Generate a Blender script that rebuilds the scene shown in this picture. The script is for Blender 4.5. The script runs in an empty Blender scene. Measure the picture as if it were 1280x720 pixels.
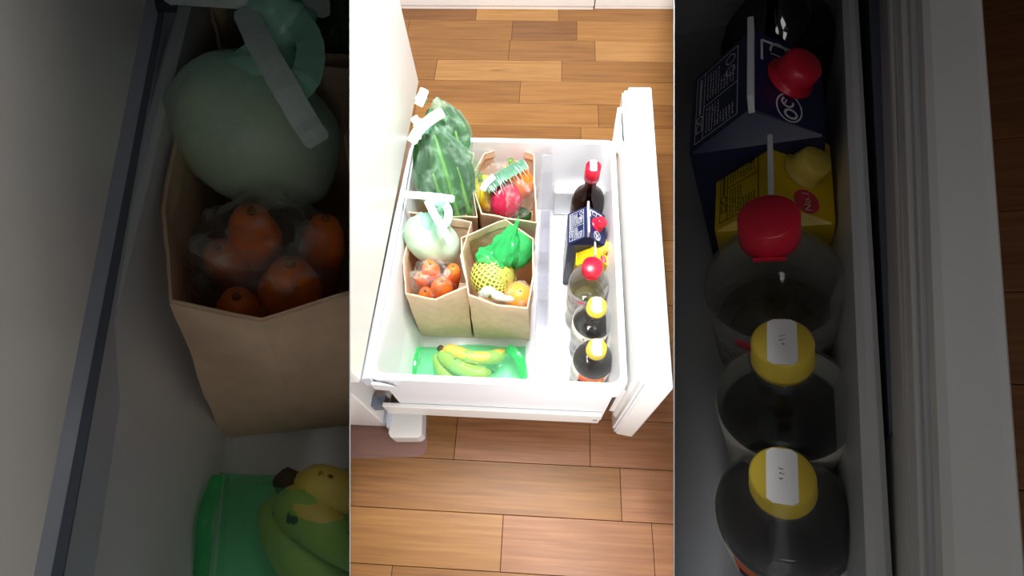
import bpy, bmesh, math, random
from mathutils import Vector, Matrix, noise

# ------------------------------------------------------------------ camera, world, lamps, exposure
scene = bpy.context.scene
COL = scene.collection
FPX = 642.709
CAMPOS = Vector((0.0, 0.0, 1.2))
# rows: camera right, up and back axes in the room
CAM = Matrix(((0.9980999, 0.0537575, -0.0301131),
              (-0.0337261, 0.8856307, 0.4631638),
              (0.0515676, -0.4612682, 0.8857609)))
cam_data = bpy.data.cameras.new('camera')
cam_data.sensor_width = 36.0
cam_data.sensor_fit = 'HORIZONTAL'
cam_data.lens = 36.0 * FPX / 1280.0
cam_data.clip_start = 0.01
cam = bpy.data.objects.new('camera', cam_data)
COL.objects.link(cam)
cam.matrix_world = Matrix.Translation(CAMPOS) @ CAM.transposed().to_4x4()
scene.camera = cam

world = bpy.data.worlds.new('world')
scene.world = world
world.use_nodes = True
world.node_tree.nodes['Background'].inputs[0].default_value = (1.0, 0.99, 0.98, 1)
world.node_tree.nodes['Background'].inputs[1].default_value = 0.048

scene.view_settings.view_transform = 'Standard'
scene.view_settings.look = 'None'
scene.view_settings.gamma = 1.0
scene.view_settings.use_curve_mapping = False
scene.view_settings.exposure = 0.0
try:
    scene.cycles.transparent_max_bounces = 24
    scene.cycles.max_bounces = 10
except Exception:
    pass


def cam_point(x, up, depth):
    """a room point from its offsets along the viewing axes (used only to stand fill lights and the added partitions and baffles)"""
    return CAMPOS + CAM.transposed() @ Vector((x, up, -depth))


def area_lamp(name, loc, target, sx, sy, watts, col=(1, 1, 1), spread=180, up=None):
    d = bpy.data.lights.new(name, 'AREA')
    d.shape = 'RECTANGLE'
    d.size, d.size_y = sx, sy
    d.energy = watts
    d.color = col
    d.spread = math.radians(spread)
    o = bpy.data.objects.new(name, d)
    COL.objects.link(o)
    z = (Vector(loc) - Vector(target)).normalized()
    x = Vector((1, 0, 0))
    y = z.cross(x).normalized()
    x = y.cross(z).normalized()
    if up:
        y = Vector(up).normalized()
        x = y.cross(z).normalized()
        z = x.cross(y).normalized()
    o.matrix_world = Matrix.Translation(loc) @ Matrix((x, y, z)).transposed().to_4x4()
    return o


# a broad ceiling lamp over the middle of the room and two added fill lights, by the viewer and low in front
UPV = CAM.transposed() @ Vector((0, 1, 0))
area_lamp('ceiling_lamp', (0.0, 0.85, 2.4), (0.0, 0.84, 0.0), 0.8, 0.8, 78, (1.0, 0.99, 0.97), 180)
area_lamp('front_fill', cam_point(0.0, 0.62, 0.24), cam_point(0.0, 0.2, 0.8), 0.08, 0.22, 12.0, (1.0, 0.99, 0.98), 180, UPV)
area_lamp('low_fill', (0.09, -0.11, 0.42), (0.0, 0.34, 0.12), 0.14, 0.14, 1.7, (1.0, 0.99, 0.99))  # added fill for the near side of the drawer


# ------------------------------------------------------------------ frames: the middle drawer and the two side bays
class Frame:
    def __init__(self, rows, centre, k, scale):
        self.m = Matrix(rows)
        self.c = Vector(centre)
        self.k = k
        self.s = scale
        rot = CAM.transposed() @ self.m
        self.w = Matrix.Translation(CAMPOS) @ rot.to_4x4() @ Matrix.Scale(scale, 4) @ Matrix.Translation(-self.c)

    def ray(self, x, y):
        x = (x - 640) * self.k
        y = (y - 360) * self.k
        return self.m.transposed() @ Vector((x / FPX, -y / FPX, -1.0))

    def p(self, x, y, z):
        d = self.ray(x, y)
        return self.c + d * ((z - self.c.z) / d.z)

    def px(self, x, y, x0):
        d = self.ray(x, y)
        return self.c + d * ((x0 - self.c.x) / d.x)

    def mpp(self, P):
        q = self.m @ (Vector(P) - self.c)
        return -q.z / FPX * self.k


KZ = 1280.0 / 404.0
C = Frame(CAM, CAMPOS, 1.0, 1.0)
L = Frame(((0.94185829, -0.20973110, 0.26251825), (0.02036942, 0.81548199, 0.57842391), (-0.33539239, -0.53944601, 0.77234057)),
          (-0.1751364, 0.2193796, 0.6223432), KZ, 2.2)
R = Frame(((0.88637713, 0.18775371, -0.42318334), (0.02140545, 0.89647635, 0.44257424), (0.46246881, -0.40134611, 0.79059718)),
          (0.11976813, 0.28968368, 0.67912422), KZ, 2.2)
# dim fill lights added behind the viewer, one for each side bay
area_lamp('left_bay_fill', cam_point(-0.5, -0.95, -1.2), cam_point(-0.5, 0.05, 0.8), 0.6, 0.4, 2.4, (1, 0.99, 0.97))
area_lamp('right_bay_fill', cam_point(0.6, -0.95, -1.2), cam_point(0.5, 0.05, 0.8), 0.6, 0.4, 2.8, (1, 0.99, 0.97))


# ------------------------------------------------------------------ materials
MATS = {}


def nodes_of(name):
    m = bpy.data.materials.new(name)
    m.use_nodes = True
    nt = m.node_tree
    return m, nt, nt.nodes['Principled BSDF'], nt.nodes['Material Output']


def srgb(r, g, b):
    f = lambda c: c / 12.92 if c <= 0.04045 else ((c + 0.055) / 1.055) ** 2.4
    return (f(r / 255), f(g / 255), f(b / 255), 1.0)


def add_noise(nt, scale, detail=4, vec_scale=(1, 1, 1), coord='Object'):
    tc = nt.nodes.new('ShaderNodeTexCoord')
    mp = nt.nodes.new('ShaderNodeMapping')
    mp.inputs['Scale'].default_value = vec_scale
    n = nt.nodes.new('ShaderNodeTexNoise')
    n.inputs['Scale'].default_value = scale
    n.inputs['Detail'].default_value = detail
    nt.links.new(tc.outputs[coord], mp.inputs[0])
    nt.links.new(mp.outputs[0], n.inputs['Vector'])
    return n


def ramp(nt, src, stops):
    r = nt.nodes.new('ShaderNodeValToRGB')
    e = r.color_ramp.elements
    e[0].position, e[0].color = stops[0]
    e[1].position, e[1].color = stops[-1]
    for p, c in stops[1:-1]:
        x = e.new(p)
        x.color = c
    nt.links.new(src, r.inputs[0])
    return r


def bump(nt, src, bsdf, strength, dist=0.002):
    b = nt.nodes.new('ShaderNodeBump')
    b.inputs['Strength'].default_value = strength
    b.inputs['Distance'].default_value = dist
    nt.links.new(src, b.inputs['Height'])
    nt.links.new(b.outputs[0], bsdf.inputs['Normal'])
    return b


def solid(name, col, rough=0.4, vary=0.06, scale=30, bmp=0.0, spec=0.5, trans=0.0, sss=0.0, coat=0.0):
    if name in MATS:
        return MATS[name]
    m, nt, b, out = nodes_of(name)
    n = add_noise(nt, scale)
    c = srgb(*col)
    lo = tuple(x * (1 - vary) for x in c[:3]) + (1,)
    hi = tuple(min(1, x * (1 + vary)) for x in c[:3]) + (1,)
    r = ramp(nt, n.outputs['Fac'], [(0.3, lo), (0.7, hi)])
    nt.links.new(r.outputs[0], b.inputs['Base Color'])
    b.inputs['Roughness'].default_value = rough
    b.inputs['Specular IOR Level'].default_value = spec
    b.inputs['Coat Weight'].default_value = coat
    if sss:
        b.inputs['Subsurface Weight'].default_value = sss
        b.inputs['Subsurface Radius'].default_value = (0.01, 0.008, 0.004)
        b.inputs['Subsurface Scale'].default_value = 0.4
    if bmp:
        bump(nt, n.outputs['Fac'], b, bmp)
    MATS[name] = m
    return m


def wood(name, dark, light):
    m, nt, b, out = nodes_of(name)
    n = add_noise(nt, 3.0, 6, (1.6, 22, 22))
    n2 = add_noise(nt, 5.0, 5, (1.0, 34, 34))
    add = nt.nodes.new('ShaderNodeMath')
    add.operation = 'ADD'
    mul = nt.nodes.new('ShaderNodeMath')
    mul.operation = 'MULTIPLY'
    mul.inputs[1].default_value = 0.5
    nt.links.new(n.outputs['Fac'], add.inputs[0])
    nt.links.new(n2.outputs['Fac'], add.inputs[1])
    nt.links.new(add.outputs[0], mul.inputs[0])
    cd, cl = srgb(*dark), srgb(*light)
    mid = tuple((a + c) / 2 for a, c in zip(cd, cl))
    r = ramp(nt, mul.outputs[0], [(0.34, cd), (0.5, mid), (0.64, cl)])
    kn = add_noise(nt, 9.0, 2, (0.5, 2.4, 1))
    kr = ramp(nt, kn.outputs['Fac'], [(0.70, (1, 1, 1, 1)), (0.80, (0.55, 0.5, 0.45, 1))])
    km = nt.nodes.new('ShaderNodeMix')
    km.data_type = 'RGBA'
    km.blend_type = 'MULTIPLY'
    km.inputs['Factor'].default_value = 1.0
    nt.links.new(r.outputs[0], km.inputs['A'])
    nt.links.new(kr.outputs[0], km.inputs['B'])
    nt.links.new(km.outputs['Result'], b.inputs['Base Color'])
    b.inputs['Roughness'].default_value = 0.5
    b.inputs['Coat Weight'].default_value = 0.25
    b.inputs['Coat Roughness'].default_value = 0.42
    bump(nt, n.outputs['Fac'], b, 0.08, 0.0006)
    return m


def film(name, col, alpha, rough=0.12, wrinkle=0.9, scale=26, edge=0.4, patch=0.35):
    """thin plastic film: part see-through, part tinted and glossy"""
    m, nt, b, out = nodes_of(name)
    n = add_noise(nt, scale, 5, (1, 1, 1))
    b.inputs['Base Color'].default_value = srgb(*col)
    b.inputs['Roughness'].default_value = rough
    b.inputs['Specular IOR Level'].default_value = 0.6
    bump(nt, n.outputs['Fac'], b, wrinkle, 0.006)
    tl = nt.nodes.new('ShaderNodeBsdfTranslucent')
    tl.inputs[0].default_value = srgb(*col)
    mx0 = nt.nodes.new('ShaderNodeMixShader')
    mx0.inputs[0].default_value = 0.3
    nt.links.new(b.outputs[0], mx0.inputs[1])
    nt.links.new(tl.outputs[0], mx0.inputs[2])
    tr = nt.nodes.new('ShaderNodeBsdfTransparent')
    c = srgb(*col)
    tr.inputs[0].default_value = tuple(0.35 * x + 0.65 for x in c[:3]) + (1,)
    lw = nt.nodes.new('ShaderNodeLayerWeight')
    lw.inputs[0].default_value = 0.35
    ma = nt.nodes.new('ShaderNodeMath')
    ma.operation = 'MULTIPLY_ADD'
    ma.inputs[1].default_value = edge
    ma.inputs[2].default_value = alpha
    nt.links.new(lw.outputs['Facing'], ma.inputs[0])
    rr = ramp(nt, n.outputs['Fac'], [(0.50, (0, 0, 0, 1)), (0.72, (patch, patch, patch, 1))])
    ad = nt.nodes.new('ShaderNodeMath')
    ad.operation = 'ADD'
    ad.use_clamp = True
    nt.links.new(ma.outputs[0], ad.inputs[0])
    nt.links.new(rr.outputs[0], ad.inputs[1])
    mx = nt.nodes.new('ShaderNodeMixShader')
    nt.links.new(ad.outputs[0], mx.inputs[0])
    nt.links.new(tr.outputs[0], mx.inputs[1])
    nt.links.new(mx0.outputs[0], mx.inputs[2])
    nt.links.new(mx.outputs[0], out.inputs['Surface'])
    return m


def clear(name, tint, base=0.05, edge=0.5, rough=0.05, col=(240, 245, 245), haze=0.25):
    """clear hard plastic or glass wall"""
    m, nt, b, out = nodes_of(name)
    n = add_noise(nt, 14, 2)
    b.inputs['Base Color'].default_value = srgb(*col)
    b.inputs['Roughness'].default_value = rough
    bump(nt, n.outputs['Fac'], b, 0.12, 0.002)
    gl = nt.nodes.new('ShaderNodeBsdfGlossy')
    gl.inputs['Roughness'].default_value = rough
    gl.inputs['Color'].default_value = (0.9, 0.9, 0.9, 1)
    hz = nt.nodes.new('ShaderNodeMixShader')
    hz.inputs[0].default_value = haze
    nt.links.new(gl.outputs[0], hz.inputs[1])
    nt.links.new(b.outputs[0], hz.inputs[2])
    tr = nt.nodes.new('ShaderNodeBsdfTransparent')
    tr.inputs[0].default_value = srgb(*tint)
    lw = nt.nodes.new('ShaderNodeLayerWeight')
    lw.inputs[0].default_value = 0.4
    pw = nt.nodes.new('ShaderNodeMath')
    pw.operation = 'POWER'
    pw.inputs[1].default_value = 2.0
    nt.links.new(lw.outputs['Facing'], pw.inputs[0])
    ma = nt.nodes.new('ShaderNodeMath')
    ma.operation = 'MULTIPLY_ADD'
    ma.use_clamp = True
    ma.inputs[1].default_value = edge
    ma.inputs[2].default_value = base
    nt.links.new(pw.outputs[0], ma.inputs[0])
    mx = nt.nodes.new('ShaderNodeMixShader')
    nt.links.new(ma.outputs[0], mx.inputs[0])
    nt.links.new(tr.outputs[0], mx.inputs[1])
    nt.links.new(hz.outputs[0], mx.inputs[2])
    nt.links.new(mx.outputs[0], out.inputs['Surface'])
    return m


def speckled(name, base, speck, scale, lo=0.62, hi=0.7, rough=0.4, base2=None, gs=10):
    m, nt, b, out = nodes_of(name)
    n = add_noise(nt, scale, 3)
    g = add_noise(nt, gs, 2)
    r0 = ramp(nt, g.outputs['Fac'], [(0.35, srgb(*base)), (0.65, srgb(*(base2 or base)))])
    r = ramp(nt, n.outputs['Fac'], [(lo, (0, 0, 0, 1)), (hi, (1, 1, 1, 1))])
    mx = nt.nodes.new('ShaderNodeMix')
    mx.data_type = 'RGBA'
    nt.links.new(r.outputs[0], mx.inputs['Factor'])
    nt.links.new(r0.outputs[0], mx.inputs['A'])
    mx.inputs['B'].default_value = srgb(*speck)
    nt.links.new(mx.outputs['Result'], b.inputs['Base Color'])
    b.inputs['Roughness'].default_value = rough
    return m


def leaf_mat(name, blade, rib):
    m, nt, b, out = nodes_of(name)
    uv = nt.nodes.new('ShaderNodeUVMap')
    sp = nt.nodes.new('ShaderNodeSeparateXYZ')
    nt.links.new(uv.outputs[0], sp.inputs[0])
    s = nt.nodes.new('ShaderNodeMath')
    s.operation = 'SUBTRACT'
    s.inputs[1].default_value = 0.5
    a = nt.nodes.new('ShaderNodeMath')
    a.operation = 'ABSOLUTE'
    nt.links.new(sp.outputs[0], s.inputs[0])
    nt.links.new(s.outputs[0], a.inputs[0])
    dk = tuple(x * 0.55 for x in srgb(*blade)[:3]) + (1,)
    r = ramp(nt, a.outputs[0], [(0.03, srgb(*rib)), (0.10, srgb(*blade)), (0.48, dk)])
    nt.links.new(r.outputs[0], b.inputs['Base Color'])
    n = add_noise(nt, 60, 3)
    bump(nt, n.outputs['Fac'], b, 0.3, 0.002)
    b.inputs['Roughness'].default_value = 0.35
    return m


M_ENAMEL = solid('white_enamel', (244, 243, 240), 0.25, 0.01, 8)
M_TRAY = solid('white_tray_plastic', (240, 242, 246), 0.35, 0.012, 8)
M_GASKET = solid('pale_gasket', (225, 226, 230), 0.5, 0.02, 20)
M_RAIL = solid('grey_rail', (216, 223, 236), 0.35, 0.05, 12)
M_DARKGREY = solid('dark_grey_and_gap_shade', (112, 120, 136), 0.5, 0.05, 20)  # runner and edge grey, also painted in as gap shade
M_GAP = solid('dark_rubber_and_gap_shade', (62, 66, 74), 0.6, 0.1, 20)  # feet and runner, also painted in as shade in a gap
M_STEEL = solid('screw_steel', (150, 150, 155), 0.3, 0.05, 60)
M_PART = solid('partition_white', (236, 236, 236), 0.6, 0.01, 5)
WOODS = [wood('wood_deep', (98, 58, 24), (130, 84, 38)), wood('wood_mid', (114, 72, 28), (146, 98, 44)),
         wood('wood_light', (130, 86, 36), (160, 112, 56)), wood('wood_pale', (140, 96, 46), (170, 124, 68)),
         wood('wood_red', (124, 78, 44), (158, 108, 70))]
M_GROOVE = solid('floor_groove', (70, 42, 22), 0.8, 0.1, 20)
M_KRAFT = solid('kraft_paper', (226, 192, 160), 0.75, 0.06, 60, 0.25)
M_KRAFT_IN = solid('kraft_paper_fold', (232, 200, 168), 0.75, 0.05, 60, 0.25)
M_MINT = film('mint_bag_film', (222, 242, 228), 0.55, 0.4, 0.4, 20, 0.2)
M_MINT_DENSE = film('mint_bag_dense', (186, 244, 220), 0.86, 0.3, 0.7, 22, 0.1)
M_HANDLE = film('white_bag_handle', (235, 248, 244), 0.72, 0.25, 0.35, 18, 0.2)
M_GREENBAG = film('green_bag_film', (70, 214, 124), 0.5, 0.15, 0.7, 20, 0.35)
M_CLEARBAG = film('clear_bag_film', (240, 244, 240), 0.04, 0.07, 1.0, 52, 0.22, 0.30)
M_LEAFBAG = film('pale_green_bag_film', (196, 236, 208), 0.07, 0.08, 1.0, 34, 0.25)
M_LEAF = leaf_mat('dark_green_leaf', (66, 122, 62), (140, 186, 108))
M_LEAF2 = leaf_mat('mid_green_leaf', (84, 146, 76), (160, 200, 122))
M_CABBAGE = speckled('pale_cabbage', (222, 234, 178), (242, 244, 214), 7, 0.45, 0.62, 0.5, (238, 236, 200))
M_CARROT = solid('carrot_skin', (232, 116, 36), 0.45, 0.18, 40, 0.3)
M_CARROT_TOP = solid('carrot_crown', (150, 96, 44), 0.7, 0.2, 60)
M_RED = solid('red_pepper_skin', (176, 26, 66), 0.2, 0.1, 12, coat=0.3)
M_ORANGE = solid('orange_pepper_skin', (246, 116, 20), 0.2, 0.08, 12, coat=0.3)
M_YELLOW = solid('yellow_pepper_skin', (232, 186, 26), 0.2, 0.1, 12, coat=0.3)
M_GREENVEG = solid('dark_green_skin', (34, 92, 48), 0.35, 0.25, 30)
M_STALK = solid('green_stalk', (96, 140, 56), 0.5, 0.15, 30)
M_NET = solid('yellow_foam_net', (226, 232, 112), 0.6, 0.05, 20)
M_PEAR = speckled('pear_skin', (166, 170, 76), (120, 116, 50), 120, 0.62, 0.7, 0.5)
M_MANDARIN = solid('mandarin_peel', (250, 150, 24), 0.4, 0.08, 90, 0.5)
M_BANANA = speckled('banana_peel', (206, 184, 82), (70, 50, 20), 48, 0.67, 0.71, 0.45, (186, 170, 80), 9)
M_BANANA_TIP = solid('banana_tip', (70, 58, 32), 0.7, 0.2, 40)
M_CAPRED = solid('red_cap', (214, 24, 54), 0.3, 0.03, 20)
M_CAPYEL = solid('yellow_cap', (222, 194, 66), 0.3, 0.04, 20)
M_CAPYEL2 = solid('pale_yellow_cap', (240, 212, 92), 0.35, 0.04, 20)
M_STICKER = solid('white_sticker', (246, 246, 244), 0.5, 0.01, 20)
M_INK = solid('black_ink', (28, 28, 32), 0.5, 0.05, 40)
M_NAVY = solid('navy_carton', (24, 32, 78), 0.3, 0.08, 14)
M_YCARTON = solid('yellow_carton', (244, 208, 22), 0.35, 0.03, 14)
M_WHITEPRINT = solid('white_print', (232, 234, 238), 0.4, 0.02, 30)
M_PINK = solid('pink_print', (230, 60, 90), 0.4, 0.05, 30)
M_SOY = solid('dark_sauce', (26, 16, 14), 0.08, 0.1, 10)
M_PLEAT = film('pale_pleated_film', (226, 240, 232), 0.34, 0.12, 0.6, 40, 0.2, 0.3)
M_FAN = solid('mint_gathered_film', (196, 244, 222), 0.3, 0.05, 60, 0.3)
M_LIQUOR = solid('brown_liquor', (92, 48, 20), 0.1, 0.15, 12)
M_OLIVE = clear('thin_olive_vinegar', (232, 228, 206), 0.10, 0.2, 0.05, (150, 142, 90))
M_PET = clear('clear_plastic_bottle', (246, 248, 247), 0.04, 0.55, 0.06, (225, 230, 232), 0.35)
M_BROWNGLASS = clear('brown_glass', (120, 62, 24), 0.10, 0.35, 0.05, (70, 36, 18))
M_ACRYL = clear('clear_divider_plastic', (246, 246, 248), 0.10, 0.5, 0.08, (228, 230, 236), 0.6)
M_MAT = clear('clear_floor_mat', (246, 238, 240), 0.16, 0.2, 0.3, (214, 186, 180), 1.0)
M_LABEL = solid('white_label', (226, 222, 210), 0.45, 0.03, 20)
M_LABELO = solid('orange_label', (232, 112, 66), 0.45, 0.1, 16)
M_LABELY = solid('yellow_label', (236, 200, 70), 0.45, 0.05, 20)
M_LABELCLEAR = clear('clear_label_film', (236, 232, 232), 0.22, 0.3, 0.25, (232, 226, 226), 1.0)


# ------------------------------------------------------------------ mesh helpers
def obj(name, bm, mat, parent=None, smooth=False):
    me = bpy.data.meshes.new(name)
    bmesh.ops.recalc_face_normals(bm, faces=bm.faces)
    bm.to_mesh(me)
    bm.free()
    if smooth:
        for p in me.polygons:
            p.use_smooth = True
    if mat:
        me.materials.append(mat)
    o = bpy.data.objects.new(name, me)
    COL.objects.link(o)
    if parent:
        o.parent = parent
    return o


def tag(o, label=None, cat=None, group=None, kind=None):
    if label:
        o['label'] = label
    if cat:
        o['category'] = cat
    if group:
        o['group'] = group
    if kind:
        o['kind'] = kind
    return o


def place(o, F, loc, rz=0.0, sc=1.0, rot=None):
    m = rot.to_4x4() if rot else Matrix.Rotation(rz, 4, 'Z')
    o.matrix_world = F.w @ Matrix.Translation(Vector(loc)) @ m @ Matrix.Scale(sc, 4)


def thing(name, label, cat, F, loc, rz=0.0, sc=1.0, group=None, rot=None):
    o = bpy.data.objects.new(name, None)
    o.empty_display_size = 0.02
    COL.objects.link(o)
    tag(o, label, cat, group)
    place(o, F, loc, rz, sc, rot)
    return o


def box_into(bm, x0, x1, y0, y1, z0, z1, bev=0.0):
    vs = [bm.verts.new((x, y, z)) for z in (z0, z1) for y in (y0, y1) for x in (x0, x1)]
    fs = [(0, 1, 3, 2), (4, 6, 7, 5), (0, 4, 5, 1), (2, 3, 7, 6), (0, 2, 6, 4), (1, 5, 7, 3)]
    nf = [bm.faces.new([vs[i] for i in f]) for f in fs]
    if bev:
        es = set(e for f in nf for e in f.edges)
        bmesh.ops.bevel(bm, geom=list(es), offset=bev, segments=2, affect='EDGES', profile=0.5)
    return bm


def box(x0, x1, y0, y1, z0, z1, bev=0.0):
    return box_into(bmesh.new(), x0, x1, y0, y1, z0, z1, bev)


def prism(pts, z0, z1, origin=Vector((0, 0, 0)), bev=0.0, z0s=None):
    """a plan outline (list of points) extruded between two heights"""
    bm = bmesh.new()
    lo = [bm.verts.new((p[0] - origin[0], p[1] - origin[1], z0 - origin[2])) for p in pts]
    hi = [bm.verts.new((p[0] - origin[0], p[1] - origin[1], z1 - origin[2])) for p in pts]
    n = len(pts)
    fs = [bm.faces.new(lo[::-1]), bm.faces.new(hi)]
    for i in range(n):
        fs.append(bm.faces.new((lo[i], lo[(i + 1) % n], hi[(i + 1) % n], hi[i])))
    if bev:
        es = set(e for f in fs for e in f.edges)
        bmesh.ops.bevel(bm, geom=list(es), offset=bev, segments=2, affect='EDGES', profile=0.5)
    return bm


def lathe(profile, n=48, bm=None):
    bm = bm or bmesh.new()
    rings = []
    for r, z in profile:
        if r < 1e-6:
            rings.append([bm.verts.new((0, 0, z))])
        else:
            rings.append([bm.verts.new((r * math.cos(2 * math.pi * i / n), r * math.sin(2 * math.pi * i / n), z)) for i in range(n)])
    for a, b in zip(rings, rings[1:]):
        for i in range(n):
            j = (i + 1) % n
            if len(a) == 1 and len(b) == 1:
                continue
            if len(a) == 1:
                bm.faces.new((a[0], b[j], b[i]))
            elif len(b) == 1:
                bm.faces.new((a[i], a[j], b[0]))
            else:
                bm.faces.new((a[i], a[j], b[j], b[i]))
    return bm


def tube(path, radii, n=12, bm=None, flat=1.0):
    bm = bm or bmesh.new()
    rings = []
    for i, p in enumerate(path):
        p = Vector(p)
        a = Vector(path[max(0, i - 1)])
        b = Vector(path[min(len(path) - 1, i + 1)])
        t = (b - a).normalized()
        u = t.cross(Vector((0.1, 0.2, 1))).normalized()
        v = t.cross(u)
        r = radii[i]
        rings.append([bm.verts.new(p + u * (r * math.cos(2 * math.pi * k / n)) + v * (r * flat * math.sin(2 * math.pi * k / n))) for k in range(n)])
    for a, b in zip(rings, rings[1:]):
        for k in range(n):
            bm.faces.new((a[k], a[(k + 1) % n], b[(k + 1) % n], b[k]))
    bm.faces.new(rings[0][::-1])
    bm.faces.new(rings[-1])
    return bm


def spline(pts, n):
    pts = [Vector(p) for p in pts]
    out = []
    ext = [pts[0] * 2 - pts[1]] + pts + [pts[-1] * 2 - pts[-2]]
    segs = len(pts) - 1
    for i in range(n):
        u = i / (n - 1) * segs
        k = min(int(u), segs - 1)
        t = u - k
        a, b, c, d = ext[k:k + 4]
        out.append(0.5 * ((2 * b) + (c - a) * t + (2 * a - 5 * b + 4 * c - d) * t * t + (3 * b - a - 3 * c + d) * t ** 3))
    return out


def ribbon(path, width, face, thick=0.0012, wob=0.0, seed=0, ends=1.0):
    """a flat strip along a path, its broad side towards the vector face"""
    bm = bmesh.new()
    rows = []
    n = len(path)
    for i, p in enumerate(path):
        a, b = path[max(0, i - 1)], path[min(n - 1, i + 1)]
        t = (b - a).normalized()
        side = t.cross(face).normalized()
        nn = side.cross(t).normalized()
        w = width * (1 + wob * noise.noise(Vector((i * 0.7, seed, 0))))
        if ends < 1 and (i == 0 or i == n - 1):
            w *= ends
        o = nn * (wob * width * 0.5 * noise.noise(Vector((seed, i * 0.5, 3))))
        rows.append([bm.verts.new(p + o + side * (w * s) + nn * d) for s, d in ((-0.5, 0), (-0.18, thick * 2), (0.18, thick * 2), (0.5, 0), (0.5, -thick), (-0.5, -thick))])
    for a, b in zip(rows, rows[1:]):
        for k in range(6):
            bm.faces.new((a[k], a[(k + 1) % 6], b[(k + 1) % 6], b[k]))
    bm.faces.new(rows[0][::-1])
    bm.faces.new(rows[-1])
    return bm


def basis(zaxis, xhint=Vector((1, 0, 0))):
    z = Vector(zaxis).normalized()
    y = z.cross(xhint).normalized()
    x = y.cross(z).normalized()
    return Matrix((x, y, z)).transposed()


def blob(ax, ay, az, seed=0, wr=0.05, fr=2.0, neck=0.0, pinch=0.0, sub=4, streak=0.0):
    """a rounded body; with neck > 0 it is gathered to a point along +z like a tied bag"""
    bm = bmesh.new()
    bmesh.ops.create_icosphere(bm, subdivisions=sub, radius=1.0)
    for v in bm.verts:
        n = v.co.copy()
        r = 1 + wr * (noise.noise(n * fr + Vector((seed, seed * 2.3, 1))) + 0.5 * abs(noise.noise(n * fr * 2.7 + Vector((seed, 5, 2)))))
        if streak:
            a = math.atan2(n.y, n.x)
            r += streak * max(0.0, n.z + 0.35) * math.sin(a * 11 + 3 * noise.noise(n * 2 + Vector((seed, 0, 0))))
        q = n * r
        if neck:
            t = max(0.0, n.z)
            k = 1 - pinch * t ** 2
            q.x *= k
            q.y *= k
            q.z *= 1 + neck * t ** 3
        v.co = Vector((q.x * ax, q.y * ay, q.z * az))
    return bm


def rot_bm(bm, m3, off=Vector((0, 0, 0))):
    for v in bm.verts:
        v.co = m3 @ v.co + off
    return bm


def bm_from_text(body, size):
    cu = bpy.data.curves.new('lettering', 'FONT')
    cu.body = body
    cu.size = size
    cu.align_x = 'CENTER'
    cu.align_y = 'CENTER'
    cu.resolution_u = 3
    t = bpy.data.objects.new('lettering_source', cu)
    COL.objects.link(t)
    dg = bpy.context.evaluated_depsgraph_get()
    me = bpy.data.meshes.new_from_object(t.evaluated_get(dg))
    bm = bmesh.new()
    bm.from_mesh(me)
    bpy.data.objects.remove(t)
    bpy.data.curves.remove(cu)
    bpy.data.meshes.remove(me)
    return bm


def wrap(bm, r, z0, ang):
    """bend a flat mesh (x along, y up) round an upright cylinder, centred at an angle"""
    bmesh.ops.subdivide_edges(bm, edges=[e for e in bm.edges if e.calc_length() > 0.004], cuts=2)
    for v in bm.verts:
        a = ang + v.co.x / r
        v.co = Vector((r * math.cos(a), r * math.sin(a), z0 + v.co.y))
    return bm


def map_plane(bm, o, ux, uy, lift=0.0004):
    n = Vector(ux).cross(Vector(uy)).normalized()
    for v in bm.verts:
        v.co = Vector(o) + Vector(ux) * v.co.x + Vector(uy) * v.co.y + n * (lift + v.co.z)
    return bm


def stroke_into(bm, x0, y0, x1, y1, w):
    d = Vector((x1 - x0, y1 - y0, 0))
    s = Vector((-d.y, d.x, 0)).normalized() * (w / 2)
    a, b = Vector((x0, y0, 0)), Vector((x1, y1, 0))
    bm.faces.new([bm.verts.new(p) for p in (a - s, b - s, b + s, a + s)])


def ring_into(bm, cx, cy, rx, ry, w, n=28, a0=0, a1=2 * math.pi):
    ps = [(cx + rx * math.cos(a0 + (a1 - a0) * i / n), cy + ry * math.sin(a0 + (a1 - a0) * i / n)) for i in range(n + 1)]
    for p, q in zip(ps, ps[1:]):
        stroke_into(bm, p[0], p[1], q[0], q[1], w)


def disc_into(bm, cx, cy, rx, ry, n=28):
    bm.faces.new([bm.verts.new((cx + rx * math.cos(2 * math.pi * i / n), cy + ry * math.sin(2 * math.pi * i / n), 0)) for i in range(n)])


# ------------------------------------------------------------------ setting: floor, back units, added partitions
def plank_floor(F, name, rows, y_top, zt=0.0, seed=1):
    random.seed(seed)
    root = bpy.data.objects.new(name, None)
    COL.objects.link(root)
    tag(root, None, None, None, 'structure')
    place(root, F, (0, 0, 0))
    bm = box(-1.2, 1.4, rows[-1][0] - 0.01, rows[0][1] + 0.02, -0.03, -0.004)
    o = obj('floor_base', bm, M_GROOVE, root)
    o['kind'] = 'structure'
    for y0, y1, joints, tones in rows:
        xs = [-1.2] + list(joints) + [1.4]
        for i in range(len(xs) - 1):
            g = 0.0006
            bm = box(xs[i] + g, xs[i + 1] - g, y0 + g, y1 - g, -0.012, zt + random.uniform(-0.0003, 0.0003), 0.0007)
            obj('plank', bm, WOODS[tones[i % len(tones)]], root)
    return root


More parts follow.
